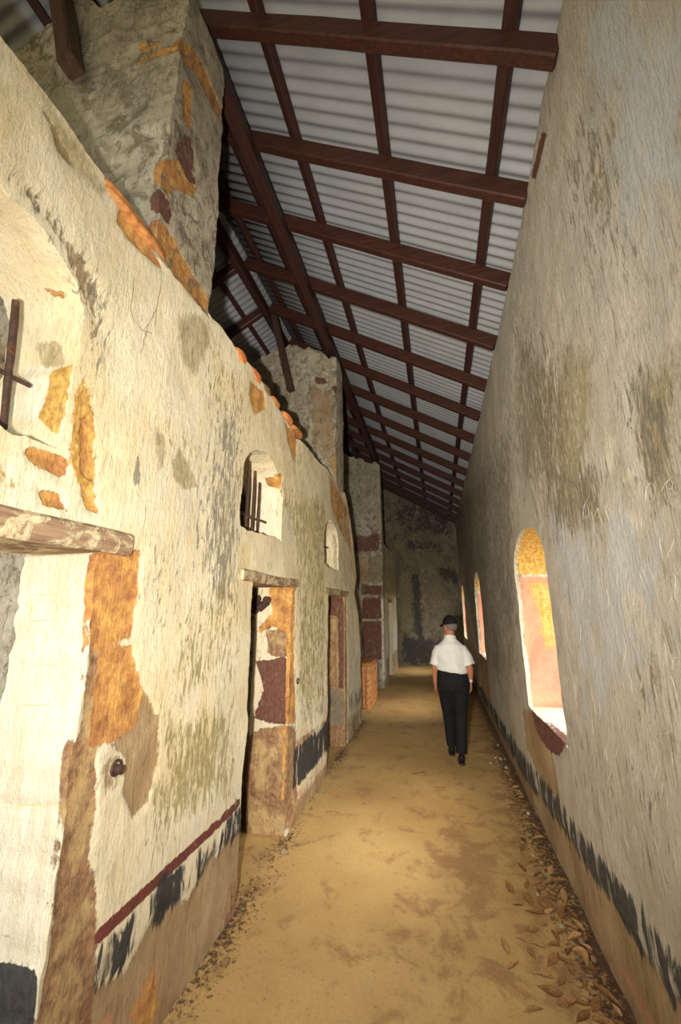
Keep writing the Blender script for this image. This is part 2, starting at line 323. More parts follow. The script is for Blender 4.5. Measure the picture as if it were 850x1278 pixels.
# ---- left wall, first stretch (cell fronts)
Lp = lambda k, pts, **kw: Patch(k, 0, XL, pts, **kw)
Ym = lambda k, pts, **kw: Patch(k, 0, XL, pts, px=False, **kw)
left = [
 Lp('stone', [(118, 690), (176, 687), (173, 740), (166, 795), (140, 804), (112, 815), (115, 750)]),
 Lp('stone', [(126, 806), (165, 806), (181, 862), (176, 905), (145, 926), (112, 935), (118, 860)]),
 Lp('rubble', [(88, 925), (120, 925), (122, 1010), (112, 1070), (122, 1110), (118, 1290), (45, 1290), (62, 1190), (80, 1040)]),
 Lp('rubble', [(112, 800), (136, 800), (132, 930), (90, 960), (100, 900)], d=.8),
 Lp('mortar', [(176, 850), (198, 895), (197, 950), (186, 1000), (167, 1020), (155, 988), (160, 945), (140, 930), (170, 905)]),
 Lp('mortar', [(150, 935), (164, 940), (158, 965), (150, 990), (128, 1000), (124, 960), (132, 940)], d=.5),
 Lp('stone', [(100, 560), (118, 566), (122, 602), (103, 592)], w=.03), Lp('stone', [(102, 604), (117, 610), (124, 642), (106, 634)], w=.03),
 Lp('stone', [(36, 553), (89, 572), (83, 597), (34, 573)], w=.03), Lp('stone', [(47, 608), (74, 614), (86, 638), (54, 630)], w=.03),
 Lp('ochre', [(0, 580), (26, 590), (28, 618), (0, 614)], d=.62), Lp('stone', [(104, 520), (112, 525), (118, 560), (108, 568), (100, 545)], w=.03),
 Lp('ochre', [(90, 480), (108, 470), (122, 545), (124, 640), (92, 600), (85, 575)], d=.68),
 # lime band around the niche of the barred window
 Lp('grey', [(0, 180), (66, 255), (128, 340), (150, 410), (126, 470), (108, 470), (106, 385), (60, 290), (0, 226)], d=.5, w=.15),
 Lp('mortar', [(30, 215), (80, 275), (122, 345), (130, 420), (112, 430), (108, 390), (70, 300), (20, 232)], d=.58, w=.1),
 Lp('mortar', [(40, 110), (70, 160), (95, 205), (118, 245), (100, 215), (72, 190), (60, 150)], d=.8),
 Lp('tan', [(0, 50), (40, 85), (80, 150), (110, 190), (145, 250), (120, 245), (70, 185), (40, 110)], d=.62, w=.08),
 Lp('stone', [(150, 255), (192, 310), (205, 340), (196, 332), (165, 300), (148, 275)], w=.03),
 Lp('stone', [(185, 280), (205, 290), (262, 370), (258, 392), (240, 370), (205, 325)], w=.05),
 # grey flaking and olive growth
 Lp('grey', [(262, 480), (304, 500), (304, 560), (300, 760), (255, 800), (240, 650)], d=.72, w=.5),
 Lp('grey', [(150, 640), (235, 650), (240, 800), (180, 790)], d=.42, w=.3),
 Lp('grey', [(166, 572), (175, 570), (174, 600), (165, 608)], d=.95, w=.03),
 Lp('tan', [(220, 398), (240, 386), (258, 402), (264, 430), (252, 455), (243, 474), (230, 458), (222, 430)], d=.85, w=.10), Lp('tan', [(193, 530), (206, 545), (204, 585), (195, 590)], d=.75, w=.03),
 Lp('tan', [(222, 555), (238, 580), (250, 608), (232, 613), (214, 598)], d=.8, w=.04), Lp('moss_dim', [(195, 520), (245, 520), (258, 615), (210, 620)], d=.5, w=.2),
 Lp('moss_dim', [(200, 900), (298, 860), (298, 1000), (175, 1062), (172, 1000), (205, 960)], d=.66, w=.35),
 Lp('moss_dim', [(228, 730), (300, 700), (300, 860), (210, 880)], d=.5, w=.3),
 Lp('moss_dim', [(336, 600), (410, 610), (408, 880), (370, 900), (366, 700)], d=.56, w=.4),
 Lp('grey', [(368, 720), (408, 740), (410, 900), (372, 920)], d=.5, w=.3),
 Lp('moss_dim', [(250, 400), (320, 480), (300, 560), (250, 480)], d=.4, w=.3),
 Lp('grey', [(400, 640), (440, 690), (450, 900), (430, 930), (430, 740)], d=.4, w=.3),
 # bare brick below the coping
 Lp('stone', [(312, 475), (330, 490), (332, 510), (318, 518), (312, 500)], w=.06), Lp('stone', [(356, 525), (372, 545), (370, 578), (362, 560)], w=.08),
 Lp('stone', [(410, 585), (425, 605), (438, 640), (440, 700), (425, 670), (412, 630)], w=.25, d=.58),
 Lp('stone', [(336, 595), (352, 590), (352, 612), (336, 610)], w=.05),
 # worn door edges
 Lp('stone', [(355, 728), (369, 728), (368, 830), (370, 905), (355, 905)], w=.06, d=.8), Lp('rubble', [(356, 905), (371, 905), (373, 1036), (353, 1036)], w=.06, d=.8),
 Lp('rubble', [(424, 738), (433, 742), (434, 935), (424, 935)], w=.08, d=.8), Lp('stone', [(302, 705), (368, 725), (368, 731), (302, 714)], w=.04, d=.55),
 # painted dado: red line, black band, bare render under it
 Ym('red', [(1.50, .595), (2.62, .575), (2.62, .625), (1.50, .645)], w=.03), Ym('dark', [(1.5, .42), (2.7, .40), (2.7, .59), (1.5, .61)], d=.60, w=.08),
 Ym('mortar', [(1.45, -.1), (2.75, -.1), (2.75, .42), (2.3, .50), (2.1, .38), (1.9, .52), (1.7, .40), (1.45, .48)], d=.9, w=.1),
 Ym('stone', [(1.75, .02), (1.95, .05), (1.92, .3), (1.72, .25)], d=.7, w=.1), Ym('pink', [(1.5, .0), (1.7, .0), (1.66, .34), (1.5, .3)], d=.6, w=.1), Ym('white', [(2.3, .42), (2.44, .44), (2.42, .56), (2.36, .57)], d=.8, w=.04), Ym('rubble', [(2.4, -.1), (2.75, -.1), (2.75, .3), (2.5, .2)], d=.6, w=.15),
 Ym('dark', [(3.62, .27), (4.7, .24), (4.7, .54), (3.62, .60)], d=.76, w=.06), Ym('rubble', [(3.5, .56), (4.72, .50), (4.72, .60), (3.5, .66)], d=.55, w=.05),
 Ym('pink', [(3.62, .05), (4.72, .05), (4.72, .22), (3.62, .26)], d=.47, w=.1), Ym('mortar', [(3.5, -.1), (4.75, -.1), (4.75, .16), (3.5, .18)], d=.7, w=.15),
 Ym('dark', [(5.75, .35), (6.9, .25), (6.9, .6), (5.75, .7)], d=.5, w=.2), Ym('mortar', [(5.7, -.1), (6.9, -.1), (6.9, .3), (5.7, .35)], d=.55, w=.2),
]
def jamb(v, lst): return [Patch(k, 1, v, p, tol=.09, lim=(0, -1, XL-.004), **kw) for k, p, kw in lst]
left += jamb(1.29, [('white', [(-60, 670), (135, 670), (60, 1215), (-60, 1190)], dict(d=.95)), ('dark', [(-80, 1186), (80, 1218), (60, 1330), (-80, 1330)], dict(d=1.9, w=.03)),
                    ('red', [(2, 1158), (14, 1160), (12, 1170), (4, 1170)], dict(w=.015)), ('red', [(42, 1166), (47, 1166), (46, 1172), (42, 1172)], dict(w=.01))])
left += jamb(1.05, [('ochre', [(66, 462), (108, 450), (96, 560), (70, 540), (48, 522), (60, 500)], dict(d=1.0, w=.03)), ('ochre', [(0, 235), (20, 250), (20, 400), (0, 420)], dict(d=.6)),
                    ('white', [(30, 450), (75, 460), (50, 530), (10, 520)], dict(d=.8)), ('stone', [(36, 355), (82, 342), (80, 358), (42, 370)], dict(w=.02)), ('tan', [(45, 430), (75, 425), (80, 455), (50, 460)], dict(d=.8, w=.03)),
                    ('stone', [(65, 372), (95, 375), (90, 382), (68, 378)], dict(w=.02, d=.8)), ('stone', [(0, 238), (22, 256), (20, 268), (0, 255)], dict(w=.03))])
left += jamb(3.45, [('stone', [(333, 735), (360, 728), (360, 770), (340, 770)], dict(w=.03)), ('stone', [(319, 788), (336, 768), (360, 770), (360, 790), (340, 782), (326, 790)], dict(w=.03)),
                    ('rubble', [(330, 788), (360, 782), (360, 822), (335, 820)], dict(w=.03, d=.9)), ('maroon', [(318, 826), (358, 820), (357, 904), (334, 902), (316, 895), (330, 860)], dict(w=.03)),
                    ('rubble', [(306, 920), (330, 908), (358, 906), (358, 1060), (300, 1060)], dict(w=.03)), ('stone', [(352, 905), (360, 905), (360, 1000), (351, 1000)], dict(w=.02))])
left += jamb(5.63, [('maroon', [(408, 745), (430, 745), (430, 768), (408, 768)], dict(w=.03)), ('rubble', [(408, 771), (420, 771), (420, 792), (408, 790)], dict(w=.02)), ('rubble', [(408, 796), (420, 796), (421, 860), (408, 860)], dict(w=.02)),
                    ('maroon', [(421, 771), (430, 771), (430, 860), (422, 860)], dict(w=.02, d=.8)), ('rubble', [(400, 903), (428, 903), (428, 940), (400, 940)], dict(w=.02, d=.8)), ('grey', [(400, 860), (432, 860), (432, 905), (400, 905)], dict(d=.8)),
                    ('mortar', [(400, 735), (432, 735), (432, 960), (400, 960)], dict(d=.8))])
left += jamb(3.14, [('stone', [(336, 592), (358, 585), (358, 612), (336, 608)], dict(w=.03)), ('white', [(320, 560), (345, 575), (352, 680), (318, 665)], dict(d=.56))])
left += jamb(5.22, [('maroon', [(406, 648), (418, 648), (418, 656), (406, 656)], dict(w=.02)), ('tan', [(415, 650), (430, 650), (430, 720), (416, 715)], dict(d=.7))])
def left_post(V, A):
    rim = (V[:, 2] > 3.36) & (V[:, 0] < XL-.012)
    A['stone'][rim] = .9
    A['rubble'][(V[:, 2] > 3.36) & (V[:, 0] < XL-.16)] = .8
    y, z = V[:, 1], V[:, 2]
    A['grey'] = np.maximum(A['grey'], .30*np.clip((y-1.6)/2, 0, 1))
    A['moss_dim'] = np.maximum(A['moss_dim'], .30*np.clip((y-2.2)/2, 0, 1))
def lstep(y, z): return .02 if -.1 < y < 2.2 else (.032 if 2.2 <= y < 4.2 else (.05 if 4.2 <= y < 8 else .14))
L_OUT = [(-3, -.12), (6.82, -.12), (6.78, .6), (6.72, 1.3), (6.5, 1.75), (6.24, 2.0), (6.46, 2.25), (6.32, 2.6), (6.12, 2.95), (5.9, 3.22), (5.62, 3.44), (5.0, 3.47), (4.1, 3.44), (3.5, 3.43), (3.2, 3.45), (2.9, 3.48), (2.4, 3.52), (1.85, 3.53), (1.3, 3.53), (.9, 3.55), (.5, 3.54), (-3, 3.52)]
L_HOLES = [rect(.40, 1.29, -.06, 2.0), [(.28, 2.32), (1.05, 2.32), (1.05, 2.86), (1.0, 2.97), (.94, 3.01), (.87, 3.05), (.79, 3.07), (.68, 3.08), (.5, 3.05), (.36, 2.97), (.28, 2.86)],
           rect(2.64, 3.46, -.06, 1.98), arch(2.40, 3.14, 2.32, 2.68, 2.97), rect(4.68, 5.64, -.06, 1.97), arch(4.49, 5.2, 2.26, 2.62, 2.86)]
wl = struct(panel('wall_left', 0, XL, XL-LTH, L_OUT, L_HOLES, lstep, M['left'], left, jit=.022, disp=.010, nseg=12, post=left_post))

# ---- left wall, far stretch
far = [Ym('white', [(9.5, .6), (10.55, .6), (10.55, 2.0), (9.5, 2.0)], d=.75, w=.2), Ym('white', [(11.6, .75), (13, .75), (13, 2.1), (11.6, 2.1)], d=.9, w=.2),
       Ym('grey', [(9.4, 2.0), (13, 2.0), (13, 3.5), (9.4, 3.5)], d=.6, w=.4), Ym('mortar', [(9.4, -.1), (13, -.1), (13, .6), (9.4, .6)], d=.6, w=.2), Ym('tan', [(9.4, 2.0), (13, 2.0), (13, 3.0), (9.4, 3.0)], d=.55, w=.4)]
wl2 = struct(panel('wall_left.001', 0, XL, XL-LTH, [(10.11, -.12), (12.95, -.12), (12.95, 3.4), (10.11, 3.38)], [rect(10.62, 11.56, -.06, 1.95)], .09, M['left'], far, jit=.03, disp=.015, nseg=5))

# ---- right wall with its arched openings
Rp = lambda k, pts, **kw: Patch(k, 0, XR, pts, **kw)
Rm = lambda k, pts, **kw: Patch(k, 0, XR, pts, px=False, **kw)
right = [
 Rp('moss_dim', [(700, 60), (760, 90), (800, 240), (780, 330), (700, 330), (690, 180)], d=.52, w=.7), Rp('tan', [(735, 130), (765, 190), (770, 260), (740, 280), (725, 200)], d=.5, w=.3),
 Rp('moss_dim', [(640, 380), (720, 400), (745, 640), (690, 680), (640, 600)], d=.64, w=.7), Rp('grey', [(640, 400), (700, 400), (720, 660), (680, 660)], d=.6, w=.6),
 Rp('tan', [(700, 420), (745, 430), (735, 560), (725, 640), (705, 650), (690, 560)], d=.68, w=.25), Rp('tan', [(790, 480), (850, 430), (850, 620), (812, 640), (795, 580)], d=.8, w=.25), Rp('grey', [(770, 470), (850, 430), (850, 640), (800, 640)], d=.62, w=.3), Rp('moss_dim', [(760, 780), (850, 760), (850, 1000), (800, 1000)], d=.36, w=.3), Rp('grey', [(700, 900), (850, 950), (850, 1180), (720, 1000)], d=.34, w=.3), Rp('white', [(752, 530), (775, 540), (765, 600), (745, 590)], d=.6, w=.1),
 Rp('tan', [(712, 590), (730, 590), (765, 650), (740, 668), (705, 668)], d=.66, w=.12), Rp('grey', [(690, 560), (760, 560), (765, 670), (690, 675)], d=.62, w=.3),
 Rp('white', [(785, 582), (794, 584), (793, 598), (780, 604), (776, 598)], d=.8, w=.05), Rp('white', [(762, 634), (800, 632), (812, 660), (790, 680), (770, 650)], d=.56, w=.1),
 Rp('white', [(830, 400), (850, 390), (850, 440), (832, 430)], d=.6, w=.1), Rp('ochre', [(802, 290), (812, 300), (815, 345), (806, 345)], d=.6, w=.1),
 Rp('cool', [(690, 670), (850, 660), (850, 900), (720, 900), (700, 760)], d=.72, w=.5), Rp('cool', [(740, 0), (850, 0), (850, 260), (800, 260)], d=.8, w=.5),
 Rp('tan', [(805, 770), (815, 770), (832, 880), (824, 885)], d=.7, w=.06), Rp('tan', [(780, 790), (795, 790), (798, 850), (786, 850)], d=.5, w=.1),
 Rp('grey', [(560, 640), (640, 480), (650, 640), (650, 900), (605, 860)], d=.62, w=1.0), Rp('moss_dim', [(570, 640), (640, 500), (640, 650), (600, 700)], d=.5, w=1.0),  # wall beyond the first opening: its dimness painted as grey and brown
 Rp('white', [(668, 60), (692, 60), (650, 300), (628, 480), (620, 470)], d=.35, w=.2), Rp('maroon', [(674, 165), (682, 165), (668, 225), (662, 222)], w=.03, d=.9),
 # broken sill below the first opening, with brick showing
 Rp('maroon', [(662, 886), (706, 928), (697, 943), (683, 938), (668, 912)], w=.04), Rp('mortar', [(652, 882), (668, 890), (690, 945), (700, 1000), (680, 985), (655, 930)], d=.8, w=.08),
 Rm('mortar', [(7.2, .2), (8.7, .2), (8.6, .95), (7.3, .95)], d=.75, w=.2), Rm('rubble', [(7.3, .6), (8.6, .6), (8.6, .95), (7.3, .95)], d=.55, w=.2),
]
DADO = [(-3, .66), (1.9, .61), (2.52, .55), (3.33, .50), (4.75, .40), (7.5, .30), (13.6, .26)]
right += [Rm('dark', DADO+[(13.6, .05), (7.5, .05), (4.75, .12), (3.4, .27), (2.35, .36), (1.9, .38), (-3, .4)], d=.70, w=.10),
          Rm('mortar', [(-3, -.1), (13.6, -.1), (13.6, .12), (7.5, .14), (4.75, .2), (3.33, .36), (1.9, .45), (-3, .5)], d=.82, w=.08),
          Rm('tan', [(-3, .4), (1.9, .4), (3.4, .3), (3.4, .2), (-3, .3)], d=.55, w=.1), Rm('pink', [(-3, .05), (3, .05), (3, .2), (-3, .3)], d=.5, w=.15)]
def rwin(y0, y1, first):
    v = y1; K = dict(px=False, tol=.09, lim=(0, 1, XR+.004))
    return [Patch('pink', 1, v, [(.7, .9), (1.3, .9), (1.3, 2.07), (.7, 2.07)], d=.78, w=.05, **K), Patch('ochre', 1, v, [(.88, 1.4), (1.3, 1.3), (1.3, 2.05), (.80, 2.05), (.86, 1.75)], d=.62, w=.14, **K),
      Patch('tan', 1, v, [(.92, 1.0), (1.3, 1.0), (1.3, 1.3), (.95, 1.32)], d=.6, w=.08, **K), Patch('tan', 1, v, [(.80, 1.98), (1.3, 1.9), (1.3, 2.05), (.82, 2.06)], d=.6, w=.05, **K),
      Patch('white', 1, v, [(.70, .9), (.80, .9), (.84, 1.05), (.80, 1.18), (.84, 1.3), (.79, 1.42), (.70, 1.45)], d=1, w=.04, **K),
      Patch('ochre', 1, v-.25, [(.7, 2.08), (1.3, 2.08), (1.3, 2.5), (.7, 2.5)], px=False, d=.9, w=.04, tol=.36, lim=(0, 1, XR+.004))]
RW = [(-5.9, -4.75), (-1.42, -.27), (2.98, 4.13), (7.38, 8.53), (11.8, 12.95)]
for a, b in RW[1:]: right += rwin(a, b, a == 2.98)
def rstep(y, z): return .024 if .2 < y < 2.6 else (.036 if 2.6 <= y < 4.4 else (.07 if 4.4 <= y < 9 else .14))
R_OUT = [(-3, -.12), (13.6, -.12), (13.6, 4.56), (9, 4.52), (6.5, 4.48), (5.5, 4.44), (4.6, 4.5), (4.0, 4.47), (3.4, 4.46), (3.0, 4.48), (2.5, 4.54), (2.3, 4.52), (1.9, 4.62), (1.5, 4.62), (.5, 4.6), (-3, 4.6)]
def right_post(V, A):
    top = (V[:, 0] > XR+.015) & (V[:, 2] > 4.3); A['stone'][top] = .8
wr = struct(panel('wall_right', 0, XR, XR+RTH, R_OUT, [arch(a, b, .93, 2.08, 2.42) for a, b in RW[1:]], rstep, M['right'], right, jit=.022, disp=.011, nseg=10, hjit=.008, post=right_post))

# ---- partition walls that climb to the roof
def gable(V, A):
    for i in range(len(V)):
        lim = rz(V[i, 0], -.16)
        if V[i, 2] > 4.9: V[i, 2] = min(V[i, 2], lim)
def pier(name, y0, y1, redge, patches, top=6.3, step=.04, mat='pier', jit=.02, xb=-4.6, zcap=3.46, yshift=0):
    out = [(y0, -.12), (y1, -.12)]+redge+[(y0+.02, top)]
    def post(V, A):
        x, z = V[:, 0], V[:, 2]
        # broken crest: falls towards the corridor and towards the rear eave
        for i in range(len(V)):
            if V[i, 2] > 4.8:
                t_ = (V[i, 2]-4.8)/(top-4.8); xx = V[i, 0]
                crest = min(rz(xx, -.10), 5.78-abs(xx+2.15)*(.42 if xx > -2.15 else .62)+.16*N(xx, y0, 1, 4)+.09*N(xx, y0, 4, 12)) if name_crest else rz(xx, -.1)
                V[i, 2] = 4.8+(crest-4.8)*min(1, t_)
        low = V[:, 2] < zcap
        V[low & (V[:, 0] > XL-.08), 0] -= .10
        if yshift: V[V[:, 2] < zcap-.1, 1] += yshift
        A['grey'] = np.maximum(A['grey'], .38); A['moss_dim'] = np.maximum(A['moss_dim'], .30)
    name_crest = True
    return struct(panel(name, 0, XL+.004, xb, out, [], step, M[mat], patches, jit=jit, disp=.016, nseg=84, backface=False, post=post))
p1 = [Lp('stone', [(232, 5), (262, 10), (283, 75), (280, 100), (268, 100), (250, 50), (240, 60), (228, 40)], w=.06), Lp('stone', [(228, 95), (240, 110), (238, 165), (228, 150)], w=.05), Lp('maroon', [(225, 165), (240, 175), (245, 240), (235, 230), (215, 190)], d=.7, w=.06),
      Lp('stone', [(196, 195), (228, 200), (245, 240), (240, 250), (212, 230), (200, 225)], w=.05), Lp('stone', [(186, 270), (205, 280), (240, 340), (262, 372), (260, 395), (235, 370), (200, 320)], w=.06, d=.9)]
P1f = lambda k, pts, **kw: Patch(k, 1, 1.33, pts, tol=.09, **kw)
p1 += [P1f('stone', [(176, 0), (205, 0), (200, 22), (180, 26)], w=.04), P1f('stone', [(170, 58), (180, 35), (235, 20), (232, 40), (195, 50)], w=.04), P1f('stone', [(192, 225), (205, 197), (216, 200), (212, 232)], w=.04), P1f('maroon', [(188, 240), (205, 230), (203, 262), (187, 262)], w=.04),
       P1f('grey', [(100, 30), (190, 60), (190, 240), (130, 170)], d=.66, w=.3), P1f('moss_dim', [(100, 30), (190, 60), (190, 240), (130, 170)], d=.45, w=.3),
       Patch('white', 1, 1.33, [(-2.4, 0), (-1.2, 0), (-1.2, 2.3), (-2.4, 2.3)], px=False, d=.5, w=.1, tol=.09), Patch('mortar', 1, 1.33, [(-2.6, 1.9), (-1.55, 1.9), (-1.55, 3.2), (-2.6, 3.2)], px=False, d=.52, w=.2, tol=.09)]
wc1 = pier('wall_partition', 1.33, 1.83, [(1.84, 3.5), (1.82, 4.1), (1.80, 4.7), (1.79, 5.3), (1.78, 6.1), (1.70, 6.3)], p1, step=.03)
P2f = lambda k, pts, **kw: Patch(k, 1, 5.0, pts, tol=.09, **kw)
p2 = [P2f('maroon', [(390, 450), (405, 445), (410, 458), (396, 465)], w=.05, d=.9), P2f('maroon', [(412, 470), (432, 460), (434, 505), (420, 500)], w=.06, d=.8), P2f('mortar', [(380, 460), (415, 480), (425, 560), (420, 600), (385, 560)], d=.6, w=.2),
      P2f('moss_dim', [(330, 450), (375, 440), (380, 520), (345, 540)], d=.5, w=.3), P2f('ochre', [(400, 560), (430, 560), (436, 610), (415, 610)], d=.5, w=.2)]
wc2 = pier('wall_partition.001', 5.02, 5.5, [(5.5, 3.5), (5.47, 4.2), (5.48, 5.0), (5.44, 6.0), (5.3, 6.3)], p2, step=.05, zcap=3.40, yshift=.68)
P3f = lambda k, pts, **kw: Patch(k, 1, 9.7, pts, px=False, tol=.12, **kw)
p3 = [P3f('maroon', [(-1.74, .6), (-1.3, .6), (-1.3, 1.45), (-1.76, 1.45)], w=.05), P3f('maroon', [(-1.78, 1.5), (-1.3, 1.5), (-1.3, 1.98), (-1.76, 1.98)], w=.05), P3f('maroon', [(-1.8, 2.05), (-1.25, 2.02), (-1.25, 2.3), (-1.8, 2.34)], w=.08, d=.7),
      Patch('white', 0, XL+.004, [(9.6, .15), (10.2, .15), (10.2, 2.0), (9.6, 2.0)], px=False, d=.8, w=.2), P3f('mortar', [(-1.85, 2.4), (-1.6, 2.4), (-1.55, 2.8), (-1.6, 3.0), (-1.85, 3.0)], d=.8), P3f('moss_dim', [(-1.62, 2.35), (-1.25, 2.35), (-1.25, 3.0), (-1.6, 3.0)], d=.8), P3f('maroon', [(-2, 3.05), (-1.25, 3.05), (-1.25, 3.6), (-2, 3.6)], d=.62, w=.2)]
wc3 = pier('wall_partition.002', 9.7, 10.1, [(10.1, 3.5), (10.0, 4.0), (9.95, 4.5), (9.92, 6.3)], p3, step=.07, zcap=-1)
# ---- end wall, rear cell wall
Bp = lambda k, pts, **kw: Patch(k, 1, 13.5, pts, px=False, tol=.1, **kw)
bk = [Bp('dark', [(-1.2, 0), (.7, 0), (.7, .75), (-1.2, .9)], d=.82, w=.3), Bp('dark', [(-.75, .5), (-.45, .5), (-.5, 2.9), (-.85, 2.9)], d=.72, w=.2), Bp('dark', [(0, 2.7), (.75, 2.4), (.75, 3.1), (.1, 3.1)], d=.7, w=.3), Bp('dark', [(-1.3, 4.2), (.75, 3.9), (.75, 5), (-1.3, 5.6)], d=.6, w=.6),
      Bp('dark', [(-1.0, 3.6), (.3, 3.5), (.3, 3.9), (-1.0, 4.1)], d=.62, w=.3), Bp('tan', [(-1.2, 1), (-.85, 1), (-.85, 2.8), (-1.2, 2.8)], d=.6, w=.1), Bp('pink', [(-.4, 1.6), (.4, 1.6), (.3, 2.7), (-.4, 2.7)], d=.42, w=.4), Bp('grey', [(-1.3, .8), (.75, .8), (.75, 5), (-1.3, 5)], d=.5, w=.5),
      Bp('mortar', [(-.5, 1.9), (.3, 1.92), (.3, 1.99), (-.5, 1.98)], d=.8, w=.04)]
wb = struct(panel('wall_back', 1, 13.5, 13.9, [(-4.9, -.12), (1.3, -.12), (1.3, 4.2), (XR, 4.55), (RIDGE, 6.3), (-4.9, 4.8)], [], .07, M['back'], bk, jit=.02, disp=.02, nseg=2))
wcell = struct(mesh_obj('wall_cell', [(-4.6, -3, -.1), (-4.6, 13.6, -.1), (-4.6, 13.6, 5.1), (-4.6, -3, 5.1), (-4.9, -3, -.1), (-4.9, 13.6, -.1), (-4.9, 13.6, 5.0), (-4.9, -3, 5.0)],
    [(0, 1, 2, 3), (4, 5, 6, 7), (0, 1, 5, 4), (3, 2, 6, 7), (0, 3, 7, 4), (1, 2, 6, 5)], M['cell']))

# ---- scratched letters, cracks, ochre joint lines: thin strips that belong to their wall
def strips(name, lines, mat, parent, ax, v, lift, width, conv=None):
    V = []; Fc = []; me = parent.data; nv = len(me.vertices); co = np.empty(nv*3, np.float32); me.vertices.foreach_get('co', co)
    bvh = BVHTree.FromPolygons([tuple(q) for q in co.reshape(-1, 3)], [tuple(f.vertices) for f in me.polygons])
    sgn = lift/abs(lift)
    def drop(q):
        o_ = [float(c) for c in q]; o_[ax] = v+.06*sgn; d_ = [0, 0, 0]; d_[ax] = -sgn
        h_ = bvh.ray_cast(Vector(o_), Vector(d_), .15)
        r_ = np.array(q, float)
        if h_[0] is not None: r_[ax] = h_[0][ax]
        return r_
    for ln in lines:
        pts = [hit(*(conv(*p) if conv else p), ax, v) for p in ln]
        fine_ = []
        for a, b in zip(pts, pts[1:]):
            m = max(2, int(np.linalg.norm(b-a)/.015))
            for k in range(m):
                q = a+(b-a)*k/m; j = .004*np.array([N(*q, 30), N(q[1], q[0], q[2], 31), N(q[2], q[0], q[1], 29)]); j[ax] = 0; fine_.append(drop(q+j))
        fine_.append(drop(pts[-1]))
        nrm = np.zeros(3); nrm[ax] = lift/abs(lift)
        n = len(fine_)
        for i, q in enumerate(fine_):
            d = fine_[min(i+1, n-1)]-fine_[max(i-1, 0)]; s = np.cross(nrm, d); s /= max(np.linalg.norm(s), 1e-9)
            w = width*(.35+.65*math.sin(PI*min(1, max(0, (i+.6)/(n)))))*(.8+.4*random.random())/2
            c = len(V); V += [q-s*w-nrm*.002, q-s*w*.5+nrm*abs(lift), q+s*w*.5+nrm*abs(lift), q+s*w-nrm*.002]
            if i:
                for k in range(3): Fc.append((c-4+k, c-3+k, c+1+k, c+k))
                Fc.append((c-1, c-4, c, c+3))
    return mesh_obj(name, V, Fc, mat, parent)
c1 = lambda x, y: (700+x/5.667, 560+y/5.665); c2 = lambda x, y: (700+x/5.667, 760+y/5.665)
def oval(cx, cy, rx, ry, a0=0, a1=2*PI, n=12): return [(cx+rx*math.cos(a0+(a1-a0)*k/n), cy+ry*math.sin(a0+(a1-a0)*k/n)) for k in range(n+1)]
L1 = [[(150, 505), (150, 430), (190, 350)], oval(172, 440, 22, 48), [(215, 440), (240, 610)], [(232, 500), (262, 425), (285, 470), (250, 500)], [(268, 420), (300, 540)], [(318, 390), (342, 500)], [(330, 380), (360, 460)],
      oval(628, 310, 36, 62), oval(596, 330, 10, 50, PI*.6, PI*1.5), [(715, 300), (735, 245), (790, 205)], oval(770, 255, 26, 30), [(690, 640), (715, 770), (740, 800)], [(745, 790), (790, 680), (800, 640)], [(150, 950), (240, 935), (330, 940)], [(130, 1000), (230, 990)], [(600, 820), (660, 940)], [(660, 870), (740, 900)], [(540, 880), (580, 985)], [(820, 900), (815, 1060)], [(500, 990), (515, 1050)], [(560, 100), (575, 150)], [(205, 20), (240, 110)], [(820, 560), (840, 620)]]
L2 = [[(400, 710), (560, 820), (720, 950), (850, 1060)], [(430, 680), (520, 730)], [(510, 670), (590, 710)], [(630, 860), (660, 780)], [(180, 590), (240, 600), (270, 660), (275, 780)], [(235, 640), (240, 740)], [(440, 190), (455, 280), (440, 400)], [(700, 890), (780, 860), (840, 880)], [(120, 900), (170, 940), (200, 910)], [(130, 830), (150, 880)], [(780, 480), (830, 640)], [(430, 500), (440, 560)], [(480, 460), (500, 520), (490, 600)], [(100, 400), (300, 405)], [(320, 1000), (335, 1070)], [(640, 940), (680, 1010)], [(90, 620), (110, 680)], oval(810, 390, 25, 50, PI*.7, PI*1.7)]
LL = [[c1(*p) for p in l] for l in L1]+[[c2(*p) for p in l] for l in L2]
for k in range(46):
    x = random.uniform(705, 845); y = random.uniform(690, 1050)
    if y > 980 and x < 760: continue
    LL.append([(x, y), (x+random.uniform(-5, 8), y+random.uniform(6, 22))])
strips('scratched_letters', LL, M['scratch'], wr, 0, XR, -.0008, .0042)
CR = [[(201, 335), (200, 362), (196, 385), (186, 405), (178, 412)], [(186, 405), (180, 425), (176, 440)], [(170, 345), (164, 385), (168, 400), (178, 412), (184, 420)], [(178, 412), (190, 416)], [(196, 385), (194, 408)]]
strips('crack', CR, M['crack'], wl, 0, XL, .0008, .0042)
OL = [[(40, 742), (78, 742)], [(38, 776), (78, 772)], [(40, 830), (78, 830)], [(40, 742), (38, 776)], [(72, 742), (70, 772)], [(25, 880), (64, 880)], [(18, 1005), (52, 1008)], [(18, 1005), (14, 1040)], [(28, 905), (24, 950), (20, 985)]]
strips('ochre_line', OL, M['ochre_line'], wl, 1, 1.29, -.0008, .0045)

